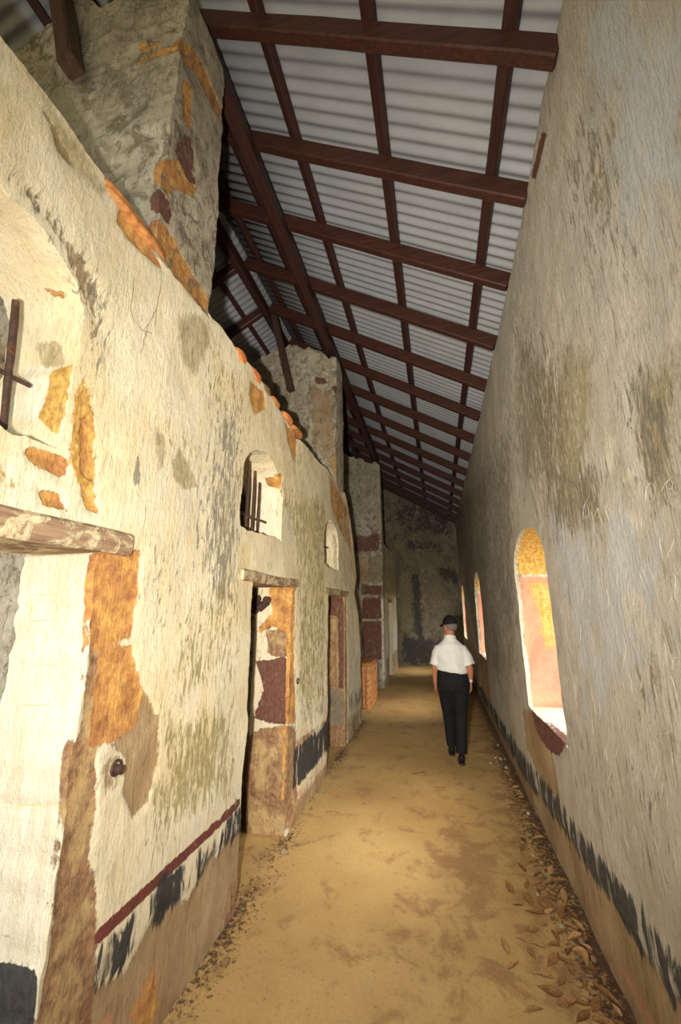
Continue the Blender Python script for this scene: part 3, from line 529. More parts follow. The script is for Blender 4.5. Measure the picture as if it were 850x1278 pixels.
# ------------------------------------------------------------------ floor and outside ground
ys = np.concatenate([np.arange(-3, 1.5, .15), np.arange(1.5, 4, .03), np.arange(4, 7, .06), np.arange(7, 14.01, .14)]); xs = np.concatenate([np.arange(-4.7, -1.9, .2), np.arange(-1.9, 1.0, .035)])
V = []; damp = []; lit = []
for y in ys:
    for x in xs:
        el = max(0, 1-abs(x-XL)/.22) if y < 7 else 0; er = max(0, 1-abs(x-XR)/.30)
        V.append((x, y, .006*N(x, y, 0, 1.5)+.004*N(x, y, 2, 6)+.016*er**2*(1+N(x, y, 5, 8))+.012*el**2))
        d = .22+.5*math.exp(-((x-.12)/.32)**2-((y-3.5)/.75)**2)+.30*math.exp(-((x+.1)/.25)**2-((y-2.55)/.2)**2)+.3*math.exp(-((x-.62)/.3)**2)
        damp.append(d); lit.append(min(1.0, .95*er+.75*el*(.7+.6*N(x, y, 1, 2))))
nx = len(xs)
FF = [(j*nx+i, j*nx+i+1, (j+1)*nx+i+1, (j+1)*nx+i) for j in range(len(ys)-1) for i in range(nx-1)]
struct(mesh_obj('floor', V, FF, M['floor'], None, True, {'damp': damp, 'litter': lit}))
g = 40
struct(mesh_obj('ground', [(-g, -g, -.13), (g, -g, -.13), (g, g, -.13), (-g, g, -.13), (-g, -g, -.4), (g, -g, -.4), (g, g, -.4), (-g, g, -.4)], [(0, 1, 2, 3), (4, 5, 6, 7), (0, 1, 5, 4), (1, 2, 6, 5), (2, 3, 7, 6), (3, 0, 4, 7)], M['ground']))

# ------------------------------------------------------------------ roof
per = .1; yy = np.arange(-3.2, 14.3, per/12)
def corr(y):                        # rounded sheet: broad flats with narrow troughs
    s = math.sin(2*PI*y/per); return .0125*s
def roof_sheet(x0, x1, n):
    V = []; Fc = []
    xsr = np.linspace(x0, x1, n)
    for y in yy:
        c = corr(y)
        for x in xsr: V.append((x, y, rz(x, .195)+c))
    for j in range(len(yy)-1):
        for i in range(n-1): Fc.append((j*n+i, j*n+i+1, (j+1)*n+i+1, (j+1)*n+i))
    return V, Fc
Va, Fa = roof_sheet(RIDGE, 1.75, 4); Vb, Fb = roof_sheet(-5.3, RIDGE, 4); k = len(Va)
ceil = struct(mesh_obj('ceiling', Va+Vb, Fa+[tuple(k+q for q in f) for f in Fb], M['sheet'], None, True)); ceil.data.set_sharp_from_angle(angle=math.radians(45))
m = ceil.modifiers.new('thickness', 'SOLIDIFY'); m.thickness = .002; m.offset = 1

def beam_bm(a, b, w, h, upv=(0, 0, 1), wob=.004, seg=14):
    a, b = Vector(a), Vector(b); d = (b-a).normalized(); s = d.cross(Vector(upv)).normalized(); u = s.cross(d)
    bm = bmesh.new(); rings = []; c = .12*min(w, h)
    prof = [(-w/2+c, -h/2), (w/2-c, -h/2), (w/2, -h/2+c), (w/2, h/2-c), (w/2-c, h/2), (-w/2+c, h/2), (-w/2, h/2-c), (-w/2, -h/2+c)]
    for i in range(seg+1):
        p = a.lerp(b, i/seg); r = []
        for x, y in prof:
            q = p+s*x+u*y; q += (s*N(*q, 3.1)+u*N(q.y, q.x, q.z, 2.7))*wob+s*N(*q, 17)*wob*.35; r.append(bm.verts.new(q))
        rings.append(r)
    for r0, r1 in zip(rings, rings[1:]):
        for i in range(8): bm.faces.new((r0[i], r0[(i+1) % 8], r1[(i+1) % 8], r1[i]))
    bm.faces.new(rings[0]); bm.faces.new(rings[-1]); return bm
ORD = ['nearest', 'second', 'third', 'fourth', 'fifth', 'sixth', 'seventh', 'eighth', 'ninth', 'tenth', 'eleventh', 'twelfth', 'thirteenth', 'fourteenth', 'farthest']
RY = [1.64, 2.38, 3.15, 4.0, 4.85, 5.70, 6.55, 7.42, 8.3, 9.15, 10.0, 10.85, 11.7, 12.55, 13.3]
for i, y in enumerate(RY):
    o = bm_obj('rafter', beam_bm((XR+.014, y, rz(XR+.014)), (RIDGE+.05, y, rz(RIDGE+.05)), .075, .14), M['rafter'])
    tag(o, 'dark red timber rafter sloping across the corridor roof, %s of the row from the camera' % ORD[i], 'rafter', 'sloping rafters over the corridor')
for i, y in enumerate(RY):
    if y < 2 or y > 5: continue
    o = bm_obj('rear_rafter', beam_bm((RIDGE-.05, y, rz(RIDGE-.05)), (-4.59, y, rz(-4.59)), .075, .14), M['rafter'])
    tag(o, 'dark rafter sloping down left beyond the ridge, %s of four from the camera' % ORD[[j for j in range(15) if 2 <= RY[j] <= 5].index(i)], 'rafter', 'rafters on the far roof slope')
PUR = [(.54, 'slim dark purlin running along the corridor nearest the right wall'), (-.21, 'slim dark purlin running along the middle of the corridor roof'), (-.95, 'slim dark purlin running along the corridor roof left of the middle'), (-1.62, 'slim dark purlin above the heavy beam, mostly hidden over the left wall'), (-2.06, 'slim dark purlin close beside the ridge with a pale strip of sheet next to it')]
for x, l in PUR:
    o = bm_obj('purlin', beam_bm((x, -2.9, rz(x, .128)), (x, 13.7, rz(x, .128)), .075, .075, (SL, 0, 1), .003, 60), M['purlin']); tag(o, l, 'purlin', 'purlins under the metal roof')
for x in (-2.7, -3.6, -4.5):
    o = bm_obj('rear_purlin', beam_bm((x, -2.9, rz(x, .128)), (x, 13.7, rz(x, .128)), .075, .075, (-SL, 0, 1), .003, 60), M['purlin']); tag(o, 'slim purlin on the far roof slope beyond the ridge, %s from the ridge' % {-2.7: 'first', -3.6: 'second', -4.5: 'third'}[x], 'purlin', 'purlins on the far roof slope')
o = bm_obj('roof_beam', beam_bm((-1.36, 1.6, rz(-1.36, -.165)), (-1.36, 5.35, rz(-1.36, -.165)), .11, .15, wob=.008, seg=30), M['purlin']); tag(o, 'heavy dark timber beam spanning between the two nearest partition walls under the rafters', 'beam')
o = bm_obj('roof_beam', beam_bm((-1.36, 5.36, rz(-1.36, -.17)), (-1.36, 9.85, rz(-1.36, -.17)), .11, .15, wob=.008, seg=30), M['purlin']); tag(o, 'heavy dark timber beam running on beyond the second partition wall into the dark', 'beam')
o = bm_obj('ridge_beam', beam_bm((RIDGE, -2.9, rz(RIDGE, -.14)), (RIDGE, 13.6, rz(RIDGE, -.14)), .09, .16, wob=.006, seg=40), M['purlin']); tag(o, 'dark timber ridge beam along the top of the roof, left of the heavy beam', 'beam')
q0, q1 = hit(72, -25, 1, 1.24), hit(88, 83, 1, 1.24)
o = bm_obj('roof_post', beam_bm(q0, q1, .105, .105, (0, 1, 0), .006, 10), M['post']); tag(o, 'dark wooden post standing against the nearest partition wall at the upper left', 'post')
q0, q1 = hit(341, 388, 1, 4.93), hit(363, 487, 1, 4.93)
o = bm_obj('roof_post', beam_bm(q0, q1, .10, .10, (0, 1, 0), .006, 10), M['post']); tag(o, 'dark wooden post leaning against the second partition wall below the ridge beam', 'post')

# ------------------------------------------------------------------ lintels
def lintel(y0, y1, z0, z1, label, proud=.012, depth=.30):
    bm = beam_bm((XL+proud-depth/2, y0, (z0+z1)/2), (XL+proud-depth/2, y1, (z0+z1)/2), depth, z1-z0, wob=.008, seg=24)
    tag(bm_obj('door_lintel', bm, M['lintel']), label, 'lintel', 'timber lintels over the cell doors')
lintel(.2, 1.42, 1.985, 2.08, 'weathered pale timber lintel over the nearest doorway at the left edge', .026, .34)
lintel(2.46, 3.56, 1.955, 2.03, 'weathered brown timber lintel over the doorway with the rusty latch', .014, .33)
lintel(4.56, 5.78, 1.93, 2.01, 'weathered timber lintel over the last doorway before the passage', .012, .33)
lintel(10.5, 11.7, 1.9, 2.02, 'ochre timber lintel over the doorway of the far wall stretch', .015, .33)

# ------------------------------------------------------------------ iron: window grilles, latches, hooks
def rod_bm(pts, r, n=10, wob=.002, flat=1.0):
    bm = bmesh.new(); rings = []; P = [Vector(p) for p in pts]; D = []
    for a, b in zip(P, P[1:]):
        m = max(2, int((b-a).length/.04))
        D += [a.lerp(b, k/m) for k in range(m)]
    D.append(P[-1])
    for i, p in enumerate(D):
        d = (D[min(i+1, len(D)-1)]-D[max(i-1, 0)]).normalized(); s = d.cross(Vector((.31, .2, .93)) if abs(d.z) < .8 else Vector((1, .1, 0))).normalized(); u = d.cross(s)
        rr = r*(1+.14*N(*p, 40))
        rings.append([bm.verts.new(p+(s*math.cos(2*PI*k/n)*flat+u*math.sin(2*PI*k/n))*rr+s*N(*p, 20)*wob) for k in range(n)])
    for r0, r1 in zip(rings, rings[1:]):
        for k in range(n): bm.faces.new((r0[k], r0[(k+1) % n], r1[(k+1) % n], r1[k]))
    bm.faces.new(rings[0]); bm.faces.new(rings[-1]); return bm
x0 = XL-.16
g1 = empty('window_grille', (x0, .9, 2.32), 'rusty iron bar with broken crosspiece in the nearest arched window niche', 'window grille')
def in_g(o, g): o.matrix_parent_inverse = Matrix.Translation(-g.location); return o
b0 = hit(4, 535, 0, x0); b1 = hit(20, 376, 0, x0)
in_g(bm_obj('bar', rod_bm([b0, b1], .013, 6), M['iron'], g1), g1)
in_g(bm_obj('bar', rod_bm([(x0, .52, 2.31), (x0, .52, 3.04)], .013, 6), M['iron'], g1), g1)
k0, k1, k2 = hit(-30, 462, 0, x0), hit(10, 468, 0, x0), hit(38, 482, 0, x0+.02)
in_g(bm_obj('crosspiece', rod_bm([(x0, .40, k1[2]+.01), k1, k2], .009, 6), M['iron'], g1), g1)
x0 = XL-.2
g2 = empty('window_grille', (x0, 2.77, 2.32), 'three rusty upright bars with a bent crosspiece in the middle arched window', 'window grille')
for yb, zt in ((2.87, 2.98), (2.98, 2.94), (3.085, 2.85)): in_g(bm_obj('bar', rod_bm([(x0, yb, 2.31), (x0+.005, yb, zt)], .013, 6), M['iron'], g2), g2)
in_g(bm_obj('crosspiece', rod_bm([(x0, 2.42, 2.50), (x0, 3.0, 2.50), (x0+.02, 3.09, 2.505), (x0+.06, 3.125, 2.49)], .011, 6), M['iron'], g2), g2)
g3 = empty('window_grille', (x0, 4.85, 2.27), 'rusty bars with a short iron stub in the small farther arched window', 'window grille')
for yb in (4.72, 4.87, 5.02): in_g(bm_obj('bar', rod_bm([(x0, yb, 2.27), (x0, yb, 2.80)], .012, 6), M['iron'], g3), g3)
in_g(bm_obj('crosspiece', rod_bm([(x0, 4.52, 2.58), (x0, 5.02, 2.58), (x0+.07, 5.15, 2.56)], .011, 6), M['iron'], g3), g3)

def box_bm(c, s, bev=.006, bm=None):
    bm2 = bmesh.new(); bmesh.ops.create_cube(bm2, size=1, matrix=Matrix.Translation(c) @ Matrix.Diagonal((*s, 1)))
    bmesh.ops.bevel(bm2, geom=bm2.edges[:], offset=bev, segments=2, affect='EDGES'); return bm2
def cyl_bm(c, axis, r, L, n=18):
    bm = bmesh.new(); q = Vector((0, 0, 1)).rotation_difference(Vector(axis)).to_matrix().to_4x4()
    bmesh.ops.create_cone(bm, cap_ends=True, segments=n, radius1=r, radius2=r, depth=L, matrix=Matrix.Translation(c) @ q)
    bmesh.ops.bevel(bm, geom=[e for e in bm.edges if len(e.link_faces) == 2 and any(len(f.verts) > 4 for f in e.link_faces)], offset=r*.2, segments=2, affect='EDGES'); return bm
def latch(name, y, z, label, s=1.0):
    # iron hasp spiked into the rear edge of the jamb: back strap, two lobes and the bolt tail
    c = Vector((XL-LTH+.02, y-.015, z)); g = empty(name, c, label, 'latch')
    in_g(bm_obj('strap', rod_bm([c+Vector((-.12*s, -.02, .015*s)), c+Vector((.06*s, -.02, 0))], .030*s, 8, flat=.45), M['iron'], g), g)
    in_g(bm_obj('lobe', cyl_bm(c+Vector((.015*s, -.02, .055*s)), (0, 1, 0), .034*s, .05), M['iron'], g), g)
    in_g(bm_obj('lobe', cyl_bm(c+Vector((.0*s, -.02, -.05*s)), (0, 1, 0), .030*s, .05), M['iron'], g), g)
    in_g(bm_obj('bolt', rod_bm([c+Vector((.04*s, -.03, -.03*s)), c+Vector((.12*s, -.03, .03*s))], .036*s, 8), M['iron'], g), g)
    in_g(bm_obj('bolt_knob', cyl_bm(c+Vector((.115*s, -.03, .045*s)), (0, 1, 0), .032*s, .06), M['iron'], g), g)
    in_g(bm_obj('hinge_pin', cyl_bm(c+Vector((-.10*s, -.03, -.04*s)), (0, 1, 0), .026*s, .06), M['iron'], g), g)
latch('door_latch', 3.45, 1.80, 'lumpy rusty iron latch on the inner jamb of the middle doorway')
latch('door_latch', 5.63, 1.69, 'small dark iron latch on the jamb of the last doorway before the passage', .8)
def torus_pts(c, r, n, plane): return [c+Vector([r*math.cos(2*PI*k/n) if i == plane[0] else (r*math.sin(2*PI*k/n) if i == plane[1] else 0) for i in range(3)]) for k in range(n+1)]
e = hit(143, 958, 0, XL); c = Vector(e)+Vector((.008, 0, 0))
g = empty('wall_hook', c, 'dark iron eye bolt with a rusty collar set in plaster beside the nearest doorway', 'wall hook')
in_g(bm_obj('collar', rod_bm(torus_pts(c, .026, 16, (1, 2)), .005, 8), M['iron'], g), g); in_g(bm_obj('pin', cyl_bm(c+Vector((.006, .004, -.006)), (1, 0, 0), .017, .04), M['iron'], g), g)
c = Vector(hit(371, 850, 0, XL))+Vector((.006, 0, 0))
tag(bm_obj('wall_ring', rod_bm(torus_pts(c, .022, 16, (1, 2)), .006, 8), M['iron']), 'small dark iron ring on the plaster right of the middle doorway', 'wall ring')

# ------------------------------------------------------------------ coping bricks on the left wall, laterite block, litter
def lump_bm(c, s, seed, pw=3.2, n=14):
    bm = bmesh.new(); bmesh.ops.create_icosphere(bm, subdivisions=4, radius=1)
    for v in bm.verts:
        p = v.co.copy(); r = (abs(p.x)**pw+abs(p.y)**pw+abs(p.z)**pw)**(-1/pw); p *= r
        p *= 1+.05*N(p.x+seed, p.y, p.z, 1.6)+.02*N(p.x, p.y+seed, p.z, 6)
        v.co = Vector((c[0]+p.x*s[0], c[1]+p.y*s[1], c[2]+p.z*s[2]))
    return bm
COP = [(302, 454, .085, .058, 'clay', 'tall rounded orange clay coping brick, nearest on the left wall top'), (320, 477, .105, .055, 'clay', 'bright orange rounded clay coping brick behind the nearest one on the wall top'),
       (333.5, 492, .085, .045, 'brown_brick', 'brown rounded coping brick on the wall top behind the two orange ones'), (345, 506, .10, .04, 'oldbrick', 'mottled ochre coping brick, third behind the brightest orange one'),
       (361, 528, .12, .042, 'clay', 'small rounded orange coping brick standing alone farther along the wall top'), (373, 546, .16, .032, 'oldbrick', 'low long ochre coping brick, last along the left wall top')]
for px, py, ly, hz, mt, lab in COP:
    p = hit(px, py, 0, XL); o = bm_obj('coping_brick', lump_bm((XL-.085, p[1], 3.475+hz*.75), (.10, ly, hz), px), M[mt], None, True); tag(o, lab, 'brick', 'coping bricks on the left wall')
p = hit(172, 287, 0, XL)
o = bm_obj('coping_slab', lump_bm((XL-.13, p[1], 3.515), (.15, .22, .035), 3.3, 5), M['oldbrick'], None, True); tag(o, 'flat ochre stone slab on the wall top beside the nearest partition wall', 'stone slab')

bl = empty('clay_block', (-1.47, 8.12, 0), 'waist high orange clay block with upright ridges standing in the passage', 'block')
def in_b(o): o.matrix_parent_inverse = Matrix.Translation((1.47, -8.12, 0)); return o
bm = bmesh.new(); bmesh.ops.create_cube(bm, size=1, matrix=Matrix.Translation((-1.47, 8.14, .36)) @ Matrix.Diagonal((.44, .92, .72, 1))); bmesh.ops.subdivide_edges(bm, edges=bm.edges[:], cuts=26, use_grid_fill=True)
for v in bm.verts:
    q = v.co; gx = .022*math.cos(2*PI*(q.x+1.26)/.115); 
    if q.y < 7.75: q.y += gx+.012*N(*q, 9)
    if q.x > -1.28: q.x += .016*math.cos(2*PI*(q.y-7.7)/.16)+.02*N(*q, 12)-.012
    if q.z > .7: q.z += .02*N(*q, 10)
in_b(bm_obj('body', bm, M['block'], bl, True))
in_b(bm_obj('top_course', lump_bm((-1.47, 8.14, .745), (.235, .475, .04), 11, 6), M['oldbrick'], bl, True))

def leaf_mesh(seed):
    r = random.Random(seed); V = []; Fc = []; n = 8; curl = r.uniform(.4, 1.4); bend = r.uniform(-.6, .9)
    for i in range(n+1):
        t_ = i/n; w = .5*math.sin(PI*t_**.8)*(1-.15*t_)*.42+.004; a = bend*(t_-.5)
        for j in (-1, -.5, 0, .5, 1):
            V.append((t_-.5, j*w, .10*curl*abs(j)**1.5*math.sin(PI*t_)+.22*a*a*2+.015*r.random()))
    for i in range(n):
        for j in range(4): Fc.append((i*5+j, i*5+j+1, i*5+j+6, i*5+j+5))
    k = len(V); V += [(x, y, z-.012) for x, y, z in V]; Fc += [tuple(k+q for q in reversed(f)) for f in Fc]
    me = bpy.data.meshes.new('dry_leaf'); me.from_pydata(V, [], Fc); me.polygons.foreach_set('use_smooth', np.ones(len(Fc), bool)); return me
LM = []; LP = []
for s in range(10):
    me = leaf_mesh(s); me.materials.append(M['leaf'] if s % 3 else M['leaf_pale']); LM.append(me)
for i in range(95):
    near = i < 62
    y = random.uniform(2.35, 3.3) if near else random.uniform(3.2, 5.2)
    sc = random.uniform(.05, .115)
    for _ in range(60):
        x = min(XR-.035-abs(random.gauss(0, .13 if near else .08)), XR-.04-sc*.3)
        if all((x-a)**2+(y-b)**2 > (.36*(sc+c))**2 for a, b, c in LP): break
        y = random.uniform(2.35, 3.3) if near else random.uniform(3.2, 5.2)
    else: continue
    LP.append((x, y, sc))
    o = bpy.data.objects.new('dry_leaf', LM[i % 10]); COL.objects.link(o); o.scale = (sc, sc, sc)
    o.rotation_euler = (random.uniform(-.4, .4), random.uniform(-.3, .3), random.uniform(0, 6.28)); o.location = (x, y, .032+random.uniform(0, .02)*near)
    tag(o, 'curled dry brown leaf in the litter along the foot of the right wall', 'leaf', 'dry leaves along the right wall')
for i in range(26):
    y = random.uniform(2.4, 6.5); x = XR-.05-abs(random.gauss(0, .09)); s = random.uniform(.006, .017)
    if i > 20: x = XL+.05+abs(random.gauss(0, .06)); y = random.uniform(2.3, 4.6)
    o = bm_obj('stone_chip', lump_bm((0, 0, 0), (s, s*1.3, s*.8), i, 2.6), M['chip'] if i % 3 else M['brown_brick'], None, True); o.location = (x, y, .012+s*.6)
    if i > 20: tag(o, 'small pale stone chip on the floor at the foot of the left wall', 'stone chip', 'stone chips along the left wall')
    else: tag(o, 'small pale stone chip among debris at the foot of the right wall', 'stone chip', 'stone chips along the right wall')
for (px, py, l) in ((523, 965, 'thin dry twig on the bare floor just before the walking man'), (505, 835, None)):
    if not l: continue
    p = hit(px, py, 2, .012); tag(bm_obj('twig', rod_bm([p+np.array([-.07, -.03, 0]), p, p+np.array([.06, .05, .004])], .005, 6), M['leaf']), l, 'twig')

# ------------------------------------------------------------------ the man
def tube(bm, secs, n=16, ref=(1, 0, 0)):
    """closed loft; secs = (centre, half width along ref, half depth)"""
    rings = []; P = [Vector(s[0]) for s in secs]
    for i, (p, a, b) in enumerate(zip(P, [s[1] for s in secs], [s[2] for s in secs])):
        d = (P[min(i+1, len(P)-1)]-P[max(i-1, 0)]).normalized(); rf = Vector(ref); s = (rf-d*rf.dot(d)).normalized(); u = d.cross(s)
        rings.append([bm.verts.new(p+s*math.cos(2*PI*k/n)*a+u*math.sin(2*PI*k/n)*b) for k in range(n)])
    for r0, r1 in zip(rings, rings[1:]):
        for k in range(n): bm.faces.new((r0[k], r0[(k+1) % n], r1[(k+1) % n], r1[k]))
    bm.faces.new(rings[0]); bm.faces.new(rings[-1])
def ball(bm, c, r, q=None):
    m_ = Matrix.Translation(c) @ (q or Matrix.Identity(4)) @ Matrix.Diagonal((*r, 1)); bmesh.ops.create_icosphere(bm, subdivisions=3, radius=1, matrix=m_)
def remesh(o, v, sm=3, fac=.5):
    m_ = o.modifiers.new('skin', 'REMESH'); m_.mode = 'VOXEL'; m_.voxel_size = v; m_.use_smooth_shade = True
    s = o.modifiers.new('relax', 'SMOOTH'); s.iterations = sm; s.factor = fac; return o
X0, Y0 = .135, 5.5
man = empty('person', (X0, Y0, 0), 'man in white short sleeved shirt, black trousers and black cap walking away down the corridor', 'person')
def pm(x, y, z): return Vector((X0+x, Y0+y, z))
def part(name, bm, mat, par=man, smooth=True):
    o = bm_obj(name, bm, mat, par, smooth)
    o.matrix_parent_inverse = Matrix.Translation((-X0, -Y0, 0)) if par is man else Matrix.Identity(4)
    return o
HR = Matrix.Translation(pm(.01, .03, 1.535)) @ Matrix.Rotation(math.radians(38), 4, 'Z') @ Matrix.Rotation(math.radians(-8), 4, 'X')   # head, turned left, a little bowed
def hd(x, y, z): return HR @ Vector((x, y, z))
HQ = HR.to_3x3().to_4x4()
bm = bmesh.new()
ball(bm, hd(0, .0, .035), (.077, .096, .098), HQ); ball(bm, hd(0, .035, -.045), (.060, .068, .075), HQ)      # skull, jaw
ball(bm, hd(0, .105, -.018), (.013, .018, .024), HQ); ball(bm, hd(0, .090, -.062), (.024, .014, .012), HQ); ball(bm, hd(0, .09, -.098), (.022, .018, .016), HQ)  # nose, mouth, chin
for s in (-1, 1): ball(bm, hd(s*.080, -.005, -.012), (.011, .022, .034), HQ); ball(bm, hd(s*.030, .085, .004), (.014, .012, .009), HQ)  # ears, eyes
tube(bm, [(pm(-.005, .0, 1.32), .066, .062), (pm(0, .01, 1.42), .060, .062), (pm(.005, .02, 1.50), .056, .060)])
tube(bm, [(pm(.005, 0, .86), .155, .115), (pm(0, 0, 1.0), .155, .12), (pm(0, 0, 1.15), .165, .115), (pm(0, 0, 1.26), .160, .092), (pm(0, 0, 1.315), .10, .070)])
def hand(bm, w, d, side):          # wrist point, direction of the hand, thumb side sign along x
    d = Vector(d).normalized(); fwd = Vector((0, 1, 0)); fwd = (fwd-d*fwd.dot(d)).normalized(); out = d.cross(fwd)
    tube(bm, [(w, .026, .02), (w+d*.03, .034, .018), (w+d*.085, .040, .016)], 12, fwd)
    for k, (o_, L, r) in enumerate(((.030, .066, .0085), (.010, .075, .009), (-.011, .070, .0085), (-.030, .055, .0078))):
        b0_ = w+d*.075+fwd*o_; c_ = out*side
        tube(bm, [(b0_, r*1.1, r*1.1), (b0_+d*L*.5+c_*.008, r, r), (b0_+d*L*.85+c_*.024, r*.95, r*.95), (b0_+d*L*1.0+c_*.036, r*.7, r*.7)], 8, fwd)
    t0_ = w+d*.025+fwd*.028
    tube(bm, [(t0_, .013, .012), (t0_+d*.03+fwd*.018, .0115, .011), (t0_+d*.062+fwd*.022+out*side*.012, .010, .010), (t0_+d*.078+fwd*.018+out*side*.018, .006, .006)], 8, fwd)
SHL, ELL, WRL = pm(-.155, 0, 1.27), pm(-.208, .02, 1.05), pm(-.212, .06, .845)
SHR, ELR, WRR = pm(.155, 0, 1.27), pm(.214, -.03, 1.06), pm(.214, .01, .880)
for S, E_, W_, sd in ((SHL, ELL, WRL, 1), (SHR, ELR, WRR, -1)):
    tube(bm, [(S, .055, .055), (S.lerp(E_, .5), .047, .048), (E_, .039, .041), (E_.lerp(W_, .3), .041, .041), (W_, .026, .026)], 14)
    hand(bm, W_, (W_-E_).normalized()+Vector((0, .1, -.2)), sd)
HL, KL, AL = pm(-.085, 0, .88), pm(-.07, .14, .49), pm(-.055, .20, .10)
HR_, KR, AR = pm(.095, 0, .88), pm(.075, .02, .48), pm(.045, -.11, .10)
for H, K, A_ in ((HL, KL, AL), (HR_, KR, AR)): tube(bm, [(H, .09, .09), (H.lerp(K, .5), .072, .075), (K, .056, .058), (K.lerp(A_, .35), .054, .056), (A_, .036, .04)], 14); ball(bm, A_+Vector((0, .05, -.045)), (.035, .09, .03))
body = remesh(part('body', bm, M['skin']), .0058, 2, .4)
# shirt
bm = bmesh.new()
tube(bm, [(pm(.0, -.005, 1.0), .186, .146), (pm(.0, -.005, 1.04), .191, .150), (pm(.0, -.005, 1.09), .186, .143), (pm(0, -.005, 1.2), .188, .134), (pm(0, 0, 1.265), .186, .118), (pm(0, .0, 1.315), .155, .098), (pm(0, .01, 1.36), .100, .078), (pm(0, .015, 1.392), .070, .066)], 32)
for S, E_, hw in ((SHL, ELL, .086), (SHR, ELR, .094)): tube(bm, [(S+Vector((.07 if S.x < X0 else -.07, 0, .0)), .055, .070), (S+Vector((.01 if S.x < X0 else -.01, 0, -.01)), .064, .074), (S.lerp(E_, .3), .068, .076), (S.lerp(E_, .65), .071, .077), (S.lerp(E_, .90), hw-.014, .078)], 20)
for v in bm.verts:
    q = v.co; k_ = max(0, min(1, (1.34-q.z)/.2)); q.x += .007*k_*N(q.x, q.y, q.z, 7); q.y += .009*k_*N(q.x+4, q.z*.6, q.y, 9)
    if q.z < 1.01: q.z += -.24*(q.x-X0)*.5
shirt = remesh(part('shirt', bm, M['shirt']), .0095, 3, .5)
tx = bpy.data.textures.new('folds', 'CLOUDS'); tx.noise_scale = .085; dm = shirt.modifiers.new('folds', 'DISPLACE'); dm.texture = tx; dm.strength = .018; dm.mid_level = .5
bm = bmesh.new(); tube(bm, [(pm(0, .008, 1.345), .096, .086), (pm(0, .012, 1.375), .082, .080), (pm(.002, .016, 1.405), .074, .076), (pm(.004, .02, 1.432), .068, .072)], 24); remesh(part('collar', bm, M['shirt'], shirt), .007, 2, .4)
# trousers
bm = bmesh.new()
tube(bm, [(pm(.005, 0, 1.03), .178, .130), (pm(.005, 0, .96), .190, .140), (pm(.005, -.01, .86), .200, .146), (pm(.005, -.005, .79), .192, .125)], 28)
for H, K, A_, s in ((HL, KL, AL, -1), (HR_, KR, AR, 1)): tube(bm, [(H+Vector((0, 0, -.02)), .106, .128), (H.lerp(K, .35), .104, .114), (H.lerp(K, .7), .087, .096), (K, .076, .084), (K.lerp(A_, .45), .070, .080), (K.lerp(A_, .98), .060, .076)], 20)
for v in bm.verts: v.co.x += .006*N(*v.co, 8)
remesh(part('trousers', bm, M['trousers']), .0095, 3, .5)
def shoe(A_, lift):
    q = Matrix.Translation(A_+Vector((0, 0, -.03))) @ Matrix.Rotation(math.radians(lift), 4, 'X'); bm = bmesh.new()
    sec = [(-.075, .026, .03, .0), (-.06, .034, .05, .012), (-.01, .037, .062, .02), (.05, .040, .045, .0), (.11, .046, .034, -.012), (.16, .042, .028, -.018), (.195, .022, .018, -.024)]
    tube(bm, [(q @ Vector((0, y, z-.02)), w, h) for y, w, h, z in sec], 16, (1, 0, 0))
    o = remesh(part('shoe', bm, M['shoe']), .007, 2, .4); bm = bmesh.new()
    tube(bm, [(q @ Vector((0, y, -.062)), w+.003, .012) for y, w, h, z in sec], 14, (1, 0, 0)); remesh(part('sole', bm, M['sole'], o), .006, 1, .3)
shoe(AL, -4); shoe(AR, -14)
# cap and hair
bm = bmesh.new(); ball(bm, hd(0, -.006, .045), (.086, .106, .102), HQ); bmesh.ops.bisect_plane(bm, geom=bm.verts[:]+bm.edges[:]+bm.faces[:], plane_co=hd(0, 0, .028), plane_no=HQ.to_3x3() @ Vector((0, 0, 1)), clear_inner=True)
bmesh.ops.holes_fill(bm, edges=bm.edges[:]); cap = part('cap', bm, M['cap'])
bm = bmesh.new(); ball(bm, hd(0, .105, .036), (.066, .075, .009), HQ @ Matrix.Rotation(math.radians(-12), 4, 'X')); part('brim', bm, M['cap'], cap)
bm = bmesh.new(); ball(bm, hd(0, 0, .148), (.009, .009, .006), HQ); part('cap_button', bm, M['cap'], cap)
bm = bmesh.new(); ball(bm, hd(0, -.012, .005), (.083, .094, .075), HQ); bmesh.ops.bisect_plane(bm, geom=bm.verts[:]+bm.edges[:]+bm.faces[:], plane_co=hd(0, .01, -.0), plane_no=HQ.to_3x3() @ Vector((0, -1, .25)), clear_inner=True); bmesh.ops.holes_fill(bm, edges=bm.edges[:]); part('hair', bm, M['hair'])
w_ = WRR.lerp(ELR, .12); bm = bmesh.new(); tube(bm, [(w_+Vector((-.002, 0, .012)), .034, .034), (w_+Vector((.002, 0, -.012)), .033, .033)], 20); wt = part('watch', bm, M['shoe'])
part('watch_face', cyl_bm(w_+Vector((.004, -.036, 0)), (0.1, -1, .1), .019, .012), M['steel'], wt)

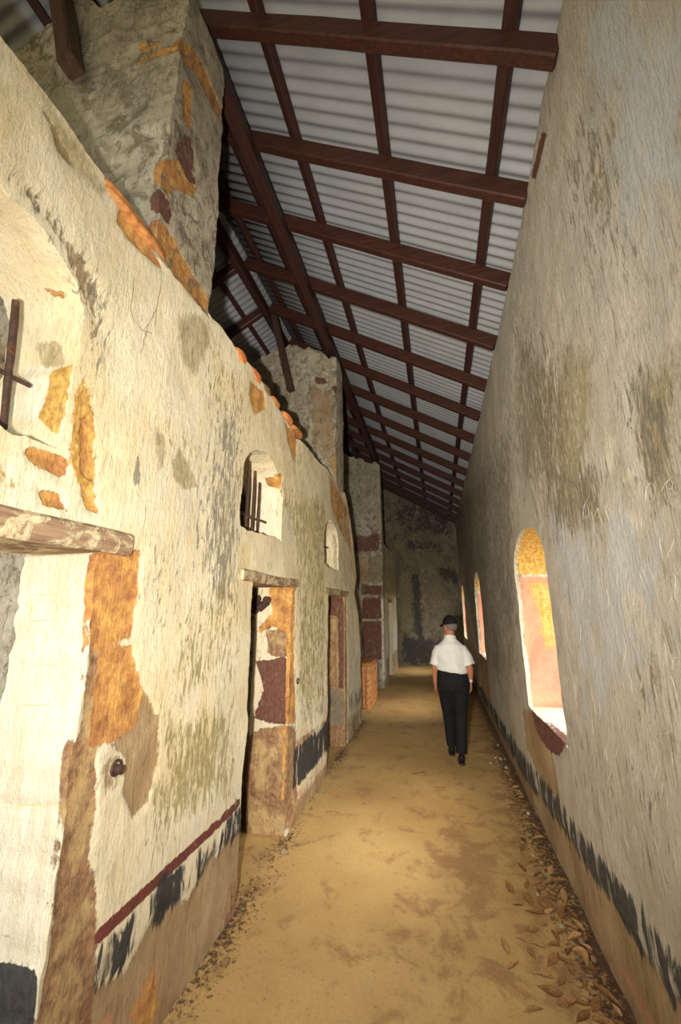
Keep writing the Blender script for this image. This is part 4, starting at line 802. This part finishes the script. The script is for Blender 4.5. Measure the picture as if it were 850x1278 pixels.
# ------------------------------------------------------------------ light: camera flash left of the lens, sun and sky outside
W = bpy.data.worlds.new('World'); SC.world = W; W.use_nodes = True; nt = W.node_tree
bg = nt.nodes['Background']; sky = nt.nodes.new('ShaderNodeTexSky'); sky.sky_type = 'NISHITA'; sky.sun_disc = False; sky.sun_elevation = math.radians(52); sky.sun_rotation = math.radians(130); sky.air_density = 1.6; sky.dust_density = 3
nt.links.new(sky.outputs[0], bg.inputs[0]); bg.inputs[1].default_value = .82
def lamp(name, kind, loc, energy, color=(1, 1, 1)):
    l = bpy.data.lights.new(name, kind); l.energy = energy; l.color = color; o = link(bpy.data.objects.new(name, l)); o.location = loc; return o
s = lamp('sun_lamp', 'SUN', (4, 1, 8), 3.4, (1, .93, .82)); s.data.angle = math.radians(24); s.rotation_euler = Vector((-.80, -.06, -.75)).to_track_quat('-Z', 'Y').to_euler()
fl = lamp('camera_flash', 'SPOT', (-.19, -.03, 1.77), 1.0, (1, .955, .875)); fl.data.shadow_soft_size = .03; fl.data.spot_size = math.radians(140); fl.data.spot_blend = 1.0
fdir = Vector(fw+.0*up+.0*rt); fl.rotation_euler = fdir.to_track_quat('-Z', 'Y').to_euler()
fl.data.use_nodes = True; ln = fl.data.node_tree; em = ln.nodes['Emission']; fo_ = ln.nodes.new('ShaderNodeLightFalloff'); fo_.inputs['Strength'].default_value = 1450.0; fo_.inputs['Smooth'].default_value = 12.0
ln.links.new(fo_.outputs['Quadratic'], em.inputs['Strength'])
for i, (a, b) in enumerate(RW[1:]):
    p = lamp('window_portal', 'AREA', (XR+RTH+.02, (a+b)/2, 1.7), 1.0); p.data.shape = 'RECTANGLE'; p.data.size = 1.3; p.data.size_y = 1.6
    p.rotation_euler = Vector((-1, 0, 0)).to_track_quat('-Z', 'Z').to_euler(); p.data.cycles.is_portal = True
p = lamp('passage_portal', 'AREA', (-1, -3.0, 2.4), 1.0); p.data.shape = 'RECTANGLE'; p.data.size = 7; p.data.size_y = 5; p.rotation_euler = Vector((0, 1, 0)).to_track_quat('-Z', 'Z').to_euler(); p.data.cycles.is_portal = True

# ------------------------------------------------------------------ camera and colour
cd = bpy.data.cameras.new('camera'); cam = link(bpy.data.objects.new('camera', cd)); cd.sensor_fit = 'VERTICAL'; cd.sensor_height = 36; cd.lens = F/1278*36; cd.clip_start = .02
R3 = Matrix((rt, up, -fw)).transposed(); cam.matrix_world = Matrix.Translation(CAM) @ R3.to_4x4(); SC.camera = cam
SC.view_settings.view_transform = 'Standard'; SC.view_settings.look = 'None'; SC.view_settings.exposure = 0; SC.view_settings.gamma = 1; SC.view_settings.use_curve_mapping = False
SC.cycles.use_denoising = True; SC.cycles.max_bounces = 8; SC.cycles.diffuse_bounces = 5; SC.cycles.sample_clamp_indirect = 8
